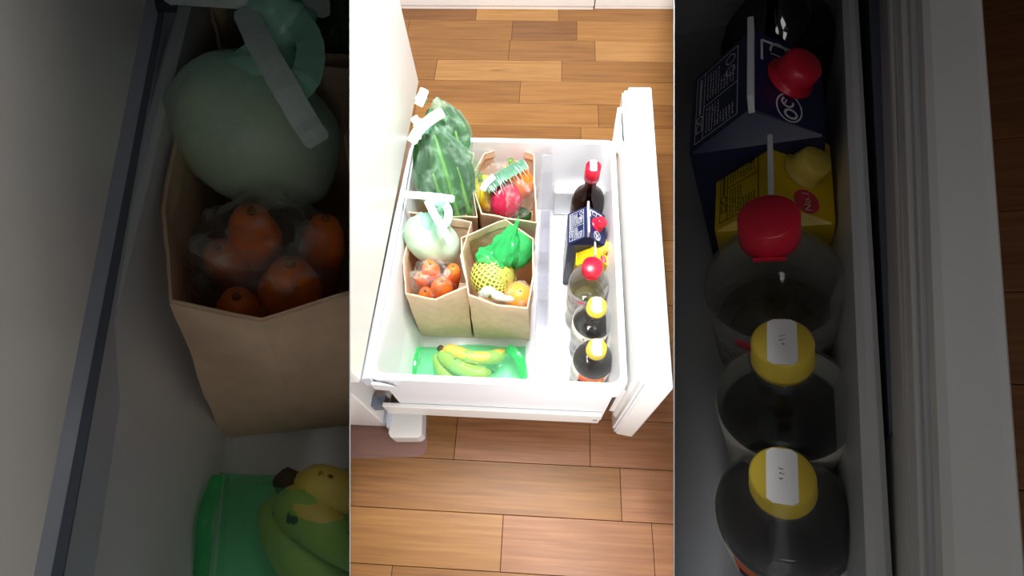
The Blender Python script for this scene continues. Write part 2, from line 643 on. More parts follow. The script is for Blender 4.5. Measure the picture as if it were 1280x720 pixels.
ROWS = [
    (1.716, 1.790, (-0.56, -0.262, 0.039, 0.62), (1, 0, 3, 1, 2)),
    (1.610, 1.716, (-0.503, -0.125, 0.105, 0.71), (1, 1, 0, 2, 1)),
    (1.505, 1.610, (-0.72, -0.13, 0.167, 0.82), (0, 1, 1, 3, 1)),
    (1.404, 1.505, (-0.375, 0.053, 0.60), (1, 3, 1, 2)),
    (1.301, 1.404, (-0.62, -0.083, 0.52), (2, 1, 2, 1)),
    (1.202, 1.301, (-0.42, 0.171, 0.66), (1, 2, 1, 2)),
    (1.097, 1.202, (-0.51, 0.115, 0.58), (2, 1, 2, 1)),
    (0.992, 1.097, (-0.3, 0.34, 0.7), (1, 2, 1, 2)),
    (0.887, 0.992, (-0.1, 0.5), (2, 1, 2)),
    (0.788, 0.887, (-0.35, 0.31), (1, 2, 1)),
    (0.690, 0.788, (-0.2, 0.45), (1, 2, 3)),
    (0.590, 0.690, (-0.4, 0.3), (2, 1, 2)),
    (0.490, 0.590, (-0.1, 0.5), (1, 2, 1)),
    (0.390, 0.490, (-0.3, 0.33), (2, 1, 2)),
    (0.290, 0.390, (-0.178, 0.40), (2, 4, 4)),
    (0.185, 0.290, (-0.178, 0.128, 0.60), (1, 4, 4, 2)),
    (0.077, 0.185, (-0.70, 0.193, 0.75), (1, 1, 4, 1)),
    (-0.031, 0.077, (-0.059, 0.255), (2, 4, 4)),
    (-0.136, -0.031, (-0.282, 0.21), (2, 1, 4)),
    (-0.240, -0.136, (-0.1, 0.3), (1, 4, 1)),
]
plank_floor(C, 'floor', ROWS, 1.79)
RROWS = [(0.30 + 0.105 * i, 0.405 + 0.105 * i, (0.9 if i % 2 else -0.3,), ((1, 4), (4, 1))[i % 2]) for i in range(16)][::-1]
plank_floor(R, 'floor_right', RROWS, 1.9, 0.0, 4)

# white units at the far side of the room
t = thing('white_cabinet', 'wide white cabinet across the far end of the wooden floor', 'cabinet', C, (-0.5, 1.95, 0))
obj('body', box(-0.70, 0.666, -0.172, 0.25, 0.012, 0.5, 0.003), M_ENAMEL, t)
obj('plinth', box(-0.70, 0.664, -0.170, 0.25, 0.0005, 0.012), M_ENAMEL, t)
bm = lathe([(0.0, 0), (0.075, 0), (0.08, 0.004), (0.07, 0.006), (0.0, 0.006)], 32)
for v in bm.verts:
    v.co = Vector((0.59 + v.co.x, -0.172 - v.co.z, 0.10 + v.co.y * 0.5))
obj('recessed_handle', bm, M_GASKET, t, True)
t = thing('white_cabinet', 'white cabinet unit at the far right beyond the open drawer', 'cabinet', C, (0.6, 1.95, 0))
obj('body', box(-0.43, 0.5, -0.165, 0.25, 0.008, 0.5, 0.003), M_ENAMEL, t)
obj('plinth', box(-0.43, 0.5, -0.1645, 0.25, 0.0005, 0.008), M_ENAMEL, t)


def partition(name, sx):  # added thin divider, edge-on to the camera, blocks light between bays
    e = 202.0 / FPX
    outline = [(-1.1, 0.60), (-0.46, 0.46), (0.0, 0.46), (0.2852, 0.46), (1.612, 2.6), (-1.9, 2.6), (-1.9, 1.3)]
    bm = bmesh.new()
    a = [bm.verts.new(cam_point(sx * e * d, u, d)) for u, d in outline]
    b = [bm.verts.new(cam_point(sx * (e + 1.1 / FPX) * d, u, d)) for u, d in outline]
    n = len(outline)
    bm.faces.new(a)
    bm.faces.new(b[::-1])
    for i in range(n):
        bm.faces.new((a[i], b[i], b[(i + 1) % n], a[(i + 1) % n]))
    o = obj(name, bm, M_PART)
    tag(o, None, None, None, 'structure')
    return o


partition('wall_baffle_left', -1)
partition('wall_baffle_right', 1)


def bay_baffle(name, sx):
    """sloping baffle added over a side bay to keep the middle lamps off it"""
    e = 202.0 / FPX
    bm = bmesh.new()
    pts = [(e * 0.06, 0.06), (e * 2.6, 2.6), (2.9, 2.6), (1.2, 0.06)]
    lo = [bm.verts.new(cam_point(sx * x, 0.621 * d, d)) for x, d in pts]
    hi = [bm.verts.new(cam_point(sx * x, 0.621 * d + 0.006, d)) for x, d in pts]
    bm.faces.new(lo)
    bm.faces.new(hi[::-1])
    for i in range(4):
        bm.faces.new((lo[i], hi[i], hi[(i + 1) % 4], lo[(i + 1) % 4]))
    return tag(obj(name, bm, M_GASKET), None, None, None, 'structure')


bay_baffle('ceiling_baffle_left', -1)
bay_baffle('ceiling_baffle_right', 1)


# ------------------------------------------------------------------ refrigerator and drawers
def put(F, pts, z, o):
    return [F.p(x, y, z) for x, y in pts]


def flat(F, root_loc, pxs, z0, z1, bev=0.0):
    """outline standing at height z1, given by where its corners show, extruded down to z0"""
    return prism([F.p(x, y, z1) for x, y in pxs], z0, z1, Vector(root_loc), bev)


def tray_box(x0, x1, y0, y1, zt, zb, taper, lip, thick=0.006):
    """an open plastic box with sloping walls and a rolled rim"""
    bm = bmesh.new()

    def ring(ix, z, r=0.018):
        out = []
        for cx, cy, a0 in ((x1 - ix, y1 - ix, 0), (x0 + ix, y1 - ix, 90), (x0 + ix, y0 + ix, 180), (x1 - ix, y0 + ix, 270)):
            sx = -1 if a0 in (0, 270) else 1
            sy = -1 if a0 in (0, 90) else 1
            for k in range(5):
                a = math.radians(a0 + k * 22.5)
                out.append(bm.verts.new((cx + sx * r + r * math.cos(a), cy + sy * r + r * math.sin(a), z)))
        return out

    rings = [ring(-lip, zt - 0.05), ring(-lip, zt - 0.003), ring(-lip + 0.003, zt), ring(-0.002, zt), ring(0.002, zt - 0.003)]
    for i in range(1, 7):
        u = i / 6
        rings.append(ring(0.002 + taper * u, zt - 0.003 - (zt - zb - 0.015) * u))
    rings.append(ring(taper + 0.014, zb))
    inner_last = rings[-1]
    rings2 = [ring(taper + 0.010, zb - thick), ring(-lip + 0.010, zt - 0.05)]
    seq = rings + rings2
    for a, b in zip(seq, seq[1:]):
        if a is inner_last:
            continue
        n = len(a)
        for i in range(n):
            bm.faces.new((a[i], a[(i + 1) % n], b[(i + 1) % n], b[i]))
    bm.faces.new(inner_last)
    bm.faces.new(rings2[0])
    n = len(rings2[1])
    for i in range(n):
        bm.faces.new((rings2[1][i], rings2[1][(i + 1) % n], rings[0][(i + 1) % n], rings[0][i]))
    return bm


def refrigerator_centre():
    o = Vector((-0.45, 0.6, 0))
    t = thing('refrigerator', 'white refrigerator standing left of the bright open drawer', 'refrigerator', C, o)
    a, b = C.p(523.8, 102.5, 0.385), C.p(451, 476, 0.385)
    d = (a - b).normalized()
    a2 = a + d * 0.0
    b2 = b - d * 0.004
    pts = [b2, a2, a2 + Vector((-0.45, 0, 0)), b2 + Vector((-0.45, 0, 0))]
    obj('upper_door', prism(pts, 0.385, 1.12, o, 0.004), M_ENAMEL, t)
    obj('cabinet_body', box(-0.25, 0.112, -0.352, 0.33, 0.012, 0.345, 0.003), M_ENAMEL, t)
    obj('foot', box(0.02, 0.075, -0.33, -0.28, 0.0005, 0.0115), M_GAP, t)
    obj('foot', box(0.02, 0.075, 0.25, 0.30, 0.0005, 0.0115), M_GAP, t)
    # black runner and inner liner seen in the gap beneath the drawer
    obj('runner', prism([C.p(456, 495, 0.16), C.p(482, 493, 0.16), C.p(478, 506, 0.16), C.p(462, 507, 0.16)], 0.12, 0.155, o), M_DARKGREY, t)
    obj('inner_liner', prism([C.p(468, 505, 0.06), C.p(497, 505, 0.06), C.p(497, 528, 0.06), C.p(478, 528, 0.06)], 0.02, 0.05, o), M_RAIL, t)
    # rounded cover over the front castor
    c = [C.p(491, 512, 0.055), C.p(528, 512, 0.055), C.p(527, 543, 0.055), C.p(521, 547, 0.055), C.p(488, 547, 0.055), C.p(485, 541, 0.055)]
    cc = prism(c, 0.003, 0.055, o, 0.003)
    obj('castor_cover', cc, M_ENAMEL, t)
    obj('castor_slot', prism([C.p(484, 513, 0.06), C.p(490, 513, 0.06), C.p(487, 534, 0.06), C.p(483, 534, 0.06)], 0.02, 0.06, o), M_RAIL, t)
    m = thing('floor_mat', 'clear plastic mat on the floorboards beneath the refrigerator', 'mat', C, C.p(490, 540, 0))
    mo = C.p(490, 540, 0)
    obj('sheet', prism([C.p(430, 574, 0.002), C.p(522, 571, 0.002), C.p(530, 568, 0.002), C.p(534, 560, 0.002), C.p(536, 500, 0.002), C.p(430, 470, 0.002)], 0.0006, 0.002, mo), M_MAT, m)


def drawer_centre():
    o = Vector((-0.05, 0.55, 0.0))
    t = thing('vegetable_bin', 'white drawer pulled open in bright light in the middle', 'drawer', C, o)
    x0, x1, y0, y1 = -0.288, 0.150, 0.2735, 0.8255
    obj('box', tray_box(x0 - o.x, x1 - o.x, y0 - o.y, y1 - o.y, 0.33, 0.10, 0.014, 0.010), M_TRAY, t)
    # grey back rail on the left edge
    obj('back_rail', prism([C.p(461.6, 473, 0.34), C.p(450.5, 474, 0.34), C.p(490.8, 280, 0.34), C.p(512, 185, 0.34), C.p(516, 185, 0.34), C.p(499, 280, 0.34)], 0.30, 0.34, o, 0.001), M_RAIL, t)
    # far ledge
    obj('ledge', box(0.03 - o.x, 0.134 - o.x, 0.790 - o.y, 0.813 - o.y, 0.101, 0.195, 0.004), M_TRAY, t)
    # near side: lip, recessed web and slide rail with its screw
    obj('side_web', box(-0.275 - o.x, 0.140 - o.x, 0.2645 - o.y, 0.2675 - o.y, 0.10, 0.28), M_TRAY, t)
    r = obj('slide_rail', box(-0.310 - o.x, 0.134 - o.x, 0.255 - o.y, 0.264 - o.y, 0.110, 0.170, 0.002), M_ENAMEL, t)
    bm = lathe([(0, 0), (0.004, 0), (0.0045, 0.001), (0.004, 0.003), (0, 0.003)], 16)
    rot_bm(bm, Matrix.Rotation(math.radians(90), 3, 'X'), Vector((0.124 - o.x, 0.2555 - o.y, 0.140)))
    obj('screw', bm, M_STEEL, r)
    obj('rail_end', prism([C.p(463, 474, 0.33), C.p(470, 474, 0.33), C.p(498, 487, 0.30), C.p(466, 484, 0.30)], 0.285, 0.318, o, 0.001), M_TRAY, t)
    # door panel with gasket and inner liner
    zt = 0.395
    pan = [C.p(785, 108, zt), C.p(815, 108, zt), C.p(842.5, 487, zt), C.p(811.5, 481, zt)]
    fp = obj('front_panel', prism(pan, 0.024, zt, o, 0.005), M_ENAMEL, t)
    obj('gasket', prism([C.p(780.5, 113, 0.385), C.p(785, 113, 0.385), C.p(811, 481, 0.385), C.p(806, 481, 0.385)], 0.035, 0.385, o, 0.001), M_GASKET, t)
    obj('gasket', prism([C.p(777.5, 116, 0.38), C.p(780, 116, 0.38), C.p(805, 480, 0.38), C.p(801.5, 479, 0.38)], 0.05, 0.38, o, 0.001), M_ENAMEL, t)
    obj('inner_liner', prism([C.p(775, 140, 0.365), C.p(779, 140, 0.365), C.p(802, 478, 0.365), C.p(794, 470, 0.365)], 0.10, 0.365, o, 0.002), M_ENAMEL, t)
    obj('bracket', prism([C.p(772, 134, 0.365), C.p(779, 134, 0.365), C.p(781, 180, 0.365), C.p(766, 174, 0.345)], 0.32, 0.365, o, 0.001), M_TRAY, t)
    obj('gap_shade_strip', prism([C.p(780, 220, 0.325), C.p(783, 220, 0.325), C.p(794, 422, 0.325), C.p(788, 430, 0.325)], 0.15, 0.325, o), M_GAP, t)  # solid dark strip standing in for shade between rim and liner
    obj('link_plate', prism([C.p(778, 476, 0.27), C.p(792, 470, 0.27), C.p(792, 490, 0.27), C.p(775, 488, 0.27)], 0.12, 0.27, o, 0.001), M_ENAMEL, t)


def divider(F, lab, ys=(0.285, 0.80), x=None):
    a = F.p(689.7, 185, 0.32) if F is C else F.p(689.7, 260, 0.32)
    b = F.p(683.5, 470, 0.32)
    o = Vector(((a.x + b.x) / 2, (a.y + b.y) / 2, 0.1005))
    t = thing('drawer_divider', lab, 'divider', F, o)
    ya, yb = ys[0] - o.y, ys[1] - o.y
    obj('upright_sheet', box(-0.0012, 0.0012, ya, yb, 0.0, 0.22), M_ACRYL, t)
    obj('top_flange', box(-0.022, -0.0012, ya, yb, 0.214, 0.22, 0.001), M_ACRYL, t)
    obj('base_flange', box(-0.024, -0.0012, ya, yb, 0.0, 0.004, 0.001), M_ACRYL, t)
    for k in range(5):
        y = ya + (yb - ya) * (k + 0.5) / 5
        obj('rib', box(-0.020, -0.0012, y - 0.003, y + 0.003, 0.0045, 0.2135), M_ACRYL, t)
    obj('clip', box(-0.026, 0.003, (ya + yb) / 2 - 0.09, (ya + yb) / 2 - 0.055, 0.2205, 0.226, 0.001), M_ACRYL, t)


refrigerator_centre()
drawer_centre()
divider(C, 'clear plastic divider splitting the bright drawer between paper bags and bottles')


def left_bay():
    o = Vector((-0.30, 0.5, 0.0))
    t = thing('refrigerator', 'large dim white refrigerator door filling the left edge', 'refrigerator', L, o)
    a, b = L.p(498.5, 236, 0.42), L.p(452, 480, 0.42)
    d = (a - b).normalized()
    a, b = a + d * 0.25, b - d * 0.03
    obj('upper_door', prism([b, a, a + Vector((-0.3, 0, 0)), b + Vector((-0.3, 0, 0))], 0.42, 0.75, o, 0.003), M_ENAMEL, t)
    o2 = Vector((-0.15, 0.6, 0.0))
    t2 = thing('vegetable_bin', 'dim white drawer with grey rail holding the large paper bag', 'drawer', L, o2)
    obj('box', tray_box(-0.292 - o2.x, 0.0 - o2.x, 0.16 - o2.y, 1.05 - o2.y, 0.33, 0.10, 0.016, 0.010), M_TRAY, t2)
    a, b = L.p(499.0, 270, 0.336), L.p(462.3, 474, 0.336)
    d = (a - b).normalized()
    a, b = a + d * 0.2, b - d * 0.05
    rl = obj('back_rail', prism([b, a, a + Vector((-0.034, 0, 0)), b + Vector((-0.034, 0, 0))], 0.30, 0.336, o2, 0.001), M_RAIL, t2)
    a, b = L.p(499.2, 270, 0.338), L.p(462.5, 474, 0.338)
    a, b = a + d * 0.2, b - d * 0.05
    obj('dark_edge', prism([b, a, a + Vector((-0.004, 0, 0)), b + Vector((-0.004, 0, 0))], 0.3362, 0.338, o2), M_DARKGREY, rl)  # darker line along the right edge of the rail
    obj('runner', prism([L.p(499, 240, 0.36), L.p(507, 240, 0.36), L.p(507, 247.5, 0.36), L.p(499, 247.5, 0.36)], 0.352, 0.36, o2), M_GAP, t2)


def right_bay():
    o = Vector((0.10, 0.55, 0.0))
    t = thing('vegetable_bin', 'dim white drawer with tall front panel holding the large bottles', 'drawer', R, o)
    bm = tray_box(-0.265, 0.0, -0.40, 0.55, 0.33, 0.10, 0.016, 0.009)
    obj('box', rot_bm(bm, Matrix.Rotation(math.radians(-2.0), 3, 'Z'), Vector((0.165 - o.x, 0.50 - o.y, 0))), M_TRAY, t)
    zt = 0.395

    def edge(x0, y0, x1, y1, z, ext=0.25):
        a, b = R.p(x0, y0, z), R.p(x1, y1, z)
        d = (a - b).normalized()
        return a + d * ext, b - d * 0.1

    def strip(name, l0, l1, z, z0, mat, bev=0.001):
        a, b = edge(*l0, z)
        c, d = edge(*l1, z)
        return obj(name, prism([b, a, c, d], z0, z, o, bev), mat, t)

    strip('front_panel', (801, 250, 808.5, 470), (827, 250, 844, 470), zt, 0.024, M_ENAMEL, 0.005)
    strip('gasket', (797, 250, 804.6, 470), (800.5, 250, 808.2, 470), 0.386, 0.03, M_GASKET)
    strip('gasket', (793.5, 250, 801, 470), (796.6, 250, 804.3, 470), 0.380, 0.04, M_ENAMEL)
    strip('inner_liner', (788.5, 250, 797.5, 470), (793.3, 250, 800.8, 470), 0.365, 0.05, M_ENAMEL, 0.003)
    a, b = R.p(780.5, 240, 0.327), R.p(789, 418, 0.327)
    c, d = R.p(790, 240, 0.327), R.p(796, 405, 0.327)
    dd = (a - b).normalized() * 0.2
    obj('gap_shade_strip', prism([b, a + dd, c + dd, d], 0.12, 0.327, o), M_DARKGREY, t)  # grey strip built in to stand for shade in the rim gap
    e0, e1 = R.p(789, 420, 0.31), R.p(793, 480, 0.31)
    f0, f1 = R.p(796.5, 408, 0.31), R.p(800, 480, 0.31)
    obj('side_plate', prism([e1, e0, f0, f1], 0.12, 0.31, o), M_TRAY, t)


left_bay()
right_bay()


# ------------------------------------------------------------------ paper bags
def paper_bag(F, top, bottom, zt, zb, label, seed, group='brown paper bags in the drawers', dips=None):
    """top: 8 rim points (corner, middle, corner ...) where they show; bottom: 4 base corners"""
    T = [F.p(x, y, zt + (dips[i] if dips else 0)) for i, (x, y) in enumerate(top)]
    B4 = [F.p(x, y, zb) if not isinstance(x, Vector) else x for x, y in bottom] if not isinstance(bottom[0], Vector) else bottom
    B = []
    for i in range(4):
        B += [B4[i], (B4[i] + B4[(i + 1) % 4]) / 2]
    cen = sum((b for b in B4), Vector()) / 4
    o = Vector((cen.x, cen.y, zb))
    t = thing('paper_bag', label, 'paper bag', F, o, 0, 1, group)

    def loops(P, n=6):
        out = []
        for i in range(8):
            for k in range(n):
                out.append(P[i].lerp(P[(i + 1) % 8], k / n))
        return out

    tl, bl = loops(T), loops(B)
    N = len(tl)
    LV = 12
    tc = sum(T, Vector()) / 8

    def wall(u0, u1, off, lv):
        rows = []
        for j in range(lv + 1):
            u = u0 + (u1 - u0) * j / lv
            row = []
            for i in range(N):
                p = bl[i].lerp(tl[i], u)
                n = noise.noise(Vector((p.x * 22 + seed, p.y * 22, p.z * 18))) * 0.0022 + noise.noise(Vector((p.x * 60, p.y * 60 + seed, p.z * 60))) * 0.0008
                c = cen.lerp(tc, u)
                dr = Vector((p.x - c.x, p.y - c.y, 0))
                ln = max(dr.length, 1e-5)
                p = p + dr / ln * (n * min(1, u * 4) + off)
                row.append(p - o)
            rows.append(row)
        return rows

    def skin(bm, rows):
        vr = [[bm.verts.new(p) for p in r] for r in rows]
        for a, b in zip(vr, vr[1:]):
            for i in range(N):
                bm.faces.new((a[i], a[(i + 1) % N], b[(i + 1) % N], b[i]))
        return vr

    bm = bmesh.new()
    v1 = skin(bm, wall(0, 1, 0, LV))
    bm.faces.new(v1[0])
    v2 = skin(bm, wall(0.015, 1, -0.0014, LV))
    bm.faces.new(v2[0])
    for i in range(N):
        bm.faces.new((v1[-1][i], v1[-1][(i + 1) % N], v2[-1][(i + 1) % N], v2[-1][i]))
    obj('body', bm, M_KRAFT, t)
    bm = bmesh.new()
    a = skin(bm, wall(0.91, 1.004, 0.0006 - 0.0022, 2))
    b = skin(bm, wall(0.91, 1.004, -0.0030, 2))
    for k in (0, -1):
        for i in range(N):
            bm.faces.new((a[k][i], a[k][(i + 1) % N], b[k][(i + 1) % N], b[k][i]))
    obj('rim_fold', bm, M_KRAFT_IN, t)
    return t


ZB = 0.1012
FL_TOP = [(506.5, 368), (545, 375), (584.5, 358), (577, 320), (590, 277), (560, 272.5), (513, 285), (503, 325)]


def corners(x0, x1, y0, y1, z=ZB):
    return [Vector((x0, y0, z)), Vector((x1, y0, z)), Vector((x1, y1, z)), Vector((x0, y1, z))]


paper_bag(C, FL_TOP, corners(-0.268, -0.150, 0.440, 0.580), 0.305, ZB,
          'brown paper bag with carrots and pale cabbage, beside the white fridge in bright light', 1)
paper_bag(C, [(585, 369), (622, 383), (660, 386), (667, 345), (667, 298), (632, 273.5), (576, 297), (579, 330)],
          corners(-0.143, -0.016, 0.440, 0.590), 0.305, ZB, 'brown paper bag holding the green bag and yellow netted fruit', 2)
paper_bag(C, [(601.5, 268), (634, 273), (671, 279), (669, 240), (667.5, 192), (639, 182.5), (605, 191), (587, 222)],
          corners(-0.140, -0.018, 0.655, 0.800), 0.300, ZB, 'brown paper bag holding red, yellow and orange peppers', 3)
paper_bag(C, [(508, 266), (550, 271), (597, 272), (588, 220), (592.5, 192), (572, 183), (530, 190), (515, 225)],
          corners(-0.262, -0.150, 0.650, 0.800), 0.300, ZB, 'brown paper bag behind the carrots, stuffed with leafy greens', 4)
# the same pair of bags, large, in the left bay
paper_bag(L, [(505, 366), (541, 374), (586, 360), (575, 300), (591, 275), (560, 272), (513, 272), (501.5, 330)],
          corners(-0.272, -0.135, 0.420, 0.640), 0.315, ZB, 'large dim brown paper bag of carrots at the left', 5)
paper_bag(L, [(524, 266), (560, 268), (600, 270), (606, 262), (606, 250), (570, 238), (535, 236), (520, 250)],
          corners(-0.245, -0.10, 0.70, 0.86), 0.30, ZB, 'large dim paper bag of dark greens at the top left', 6)


# ------------------------------------------------------------------ produce and plastic bags
def oriented_shell(name, t, F, p0, p1, w, depth, mat, seed, wr=0.10, neck=0.35, pinch=0.8, fr=2.4, o=None, sub=4, streak=0.0):
    """film around the axis p0 -> p1 (bottom to tie)"""
    ax = p1 - p0
    b = basis(ax)
    ln = ax.length
    bm = blob(w / 2, depth / 2, ln / 2 / (1 + neck * 0.5), seed, wr, fr, neck, pinch, sub, streak)
    mid = p0.lerp(p1, 0.5 / (1 + neck * 0.5))
    rot_bm(bm, b, mid - o)
    return obj(name, bm, mat, t, True)


def knot(t, pos, size, o, mat, seed):
    bm = blob(size, size * 0.8, size * 0.9, seed, 0.5, 2.6, sub=3)
    rot_bm(bm, Matrix.Identity(3), pos - o)
    return obj('knot', bm, mat, t, True)


def strap(t, F, pts, wpx, o, mat, seed=0, name='handle', ends=0.75):
    P = [F.p(x, y, z) for x, y, z in pts]
    w = wpx * F.mpp(P[0])
    path = spline([p - o for p in P], 26)
    face = (F.c - P[0]).normalized()
    return obj(name, ribbon(path, w, face, 0.0005, 0.07, seed, ends), mat, t)


def leaf_mesh(base, tip, width, side, bow, seed):
    bm = bmesh.new()
    uv = bm.loops.layers.uv.new('UVMap')
    n = 12
    ax = (tip - base)
    up = side.cross(ax).normalized()
    rows = []
    for i in range(n + 1):
        u = i / n
        p = base.lerp(tip, u) + up * (bow * math.sin(u * math.pi))
        w = width * (0.16 + 0.84 * max(0, math.sin(min(1, max(0, (u - 0.12) / 0.88)) ** 0.8 * math.pi)) ** 0.7)
        row = []
        for k in range(5):
            s = k / 4 - 0.5
            q = p + side * (s * w) + up * (abs(s) ** 1.5 * w * 0.7 + 0.006 * noise.noise(Vector((seed + s * 4, u * 7, 1))))
            row.append((bm.verts.new(q), (k / 4, u)))
        rows.append(row)
    for a, b in zip(rows, rows[1:]):
        for k in range(4):
            f = bm.faces.new((a[k][0], a[k + 1][0], b[k + 1][0], b[k][0]))
            for lp, q in zip(f.loops, (a[k], a[k + 1], b[k + 1], b[k])):
                lp[uv].uv = q[1]
    return bm


def leafy_greens(F, p0, p1, w, n, label, seed, mats=(0, 1), group='bunches of leafy greens'):
    random.seed(seed)
    o = p0.copy()
    t = thing('leafy_greens', label, 'greens', F, o, 0, 1, group)
    ax = (p1 - p0)
    view = (F.c - (p0 + p1) / 2).normalized()
    right = ax.cross(view).normalized()
    toward = right.cross(ax).normalized()
    if toward.dot(view) < 0:
        toward = -toward
    for i in range(n):
        s = (i + 0.5) / n * 2 - 1
        d = (0.9 - abs(s)) * random.uniform(0.1, 0.6) - 0.2
        b = p0 + right * (s * w * 0.28) + toward * (d * w * 0.5) - o
        tp = p0 + ax * random.uniform(0.84, 0.97) + right * (s * w * 0.30 * random.uniform(0.4, 1.1)) + toward * (d * w * 0.42) - o
        sd = (right + toward * random.uniform(-0.5, 0.5)).normalized()
        obj('leaf', leaf_mesh(b, tp, w * random.uniform(0.38, 0.6), sd, -w * random.uniform(0.02, 0.10), seed * 3.1 + i),
            (M_LEAF, M_LEAF2)[mats[i % len(mats)]], t, True)
    for k in range(3):
        b = p0 + right * ((k - 1) * w * 0.2) + toward * (w * 0.22) - o
        obj('stem', tube(spline([b, b + ax * 0.3 + toward * 0.004, b + ax * 0.6], 8), [0.006, 0.0055, 0.005, 0.005, 0.004, 0.004, 0.003, 0.002], 8), M_STALK, t, True)
    return t


def greens_bags(F):
    # front bunch, leaning in its paper bag, and the bunch behind it
    p0, p1 = F.p(572, 268, 0.27), F.p(541, 160, 0.45)
    leafy_greens(F, p0, p1, 0.125, 13, 'long dark leafy greens inside the front tied bag', 11, (0, 1, 0))
    o = p0.copy()
    t = thing('plastic_bag', 'clear green-tinted bag around the front bunch of leafy greens', 'plastic bag', F, o, 0, 1, 'tied produce bags')
    oriented_shell('film', t, F, p0 - (p1 - p0) * 0.06, p1 + (p1 - p0) * 0.12, 0.140, 0.125, M_LEAFBAG, 3, 0.10, 0.2, 0.72, 2.2, o, 4, 0.03)
    knot(t, F.p(528, 158, 0.465), 0.015, o, M_MINT_DENSE, 2)
    strap(t, F, [(514, 178, 0.46), (524, 162, 0.475), (540, 148, 0.48), (554, 140, 0.475)], 13, o, M_HANDLE, 1)
    strap(t, F, [(517, 146, 0.46), (521, 152, 0.47), (529, 158, 0.475)], 10, o, M_MINT_DENSE, 2)
    q0, q1 = F.p(566, 205, 0.34), F.p(548, 130, 0.46)
    leafy_greens(F, q0, q1, 0.105, 9, 'leafy greens in the bag behind, nearest the far rim', 12, (1, 0))
    o = q0.copy()
    t = thing('plastic_bag', 'clear green-tinted bag around the rear bunch of leafy greens', 'plastic bag', F, o, 0, 1, 'tied produce bags')
    oriented_shell('film', t, F, q0 - (q1 - q0) * 0.05, q1 + (q1 - q0) * 0.08, 0.112, 0.10, M_LEAFBAG, 5, 0.10, 0.12, 0.6, 2.4, o, 4, 0.03)
    knot(t, F.p(526, 124, 0.47), 0.011, o, M_MINT_DENSE, 4)
    strap(t, F, [(523, 132, 0.47), (527, 122, 0.48), (531, 111, 0.485)], 11, o, M_HANDLE, 4)


def carrot(F, tip, top, r, label, seed, group):
    o = tip.copy()
    t = thing('carrot', label, 'carrot', F, o, 0, 1, group)
    n = 16
    path = [(tip - o).lerp(top - o, i / n) + Vector((noise.noise(Vector((seed, i * 0.3, 0))), noise.noise(Vector((i * 0.3, seed, 4))), 0)) * r * 0.15 for i in range(n + 1)]
    rad = [r * (0.25 + 0.75 * (i / n) ** 0.5) * (1 - 0.45 * max(0, i / n - 0.86) / 0.14) * (1 + 0.03 * math.sin(i * 2.3 + seed)) for i in range(n + 1)]
    rad[0] = r * 0.1
    ax = (top - tip).normalized()
    path.append(path[-1] + ax * r * 0.16)
    rad.append(r * 0.22)
    obj('root', tube(path, rad, 16), M_CARROT, t, True)
    e = path[-1]
    obj('crown', tube([e - ax * 0.001, e + ax * r * 0.22], [r * 0.17, r * 0.10], 10), M_CARROT_TOP, t, True)


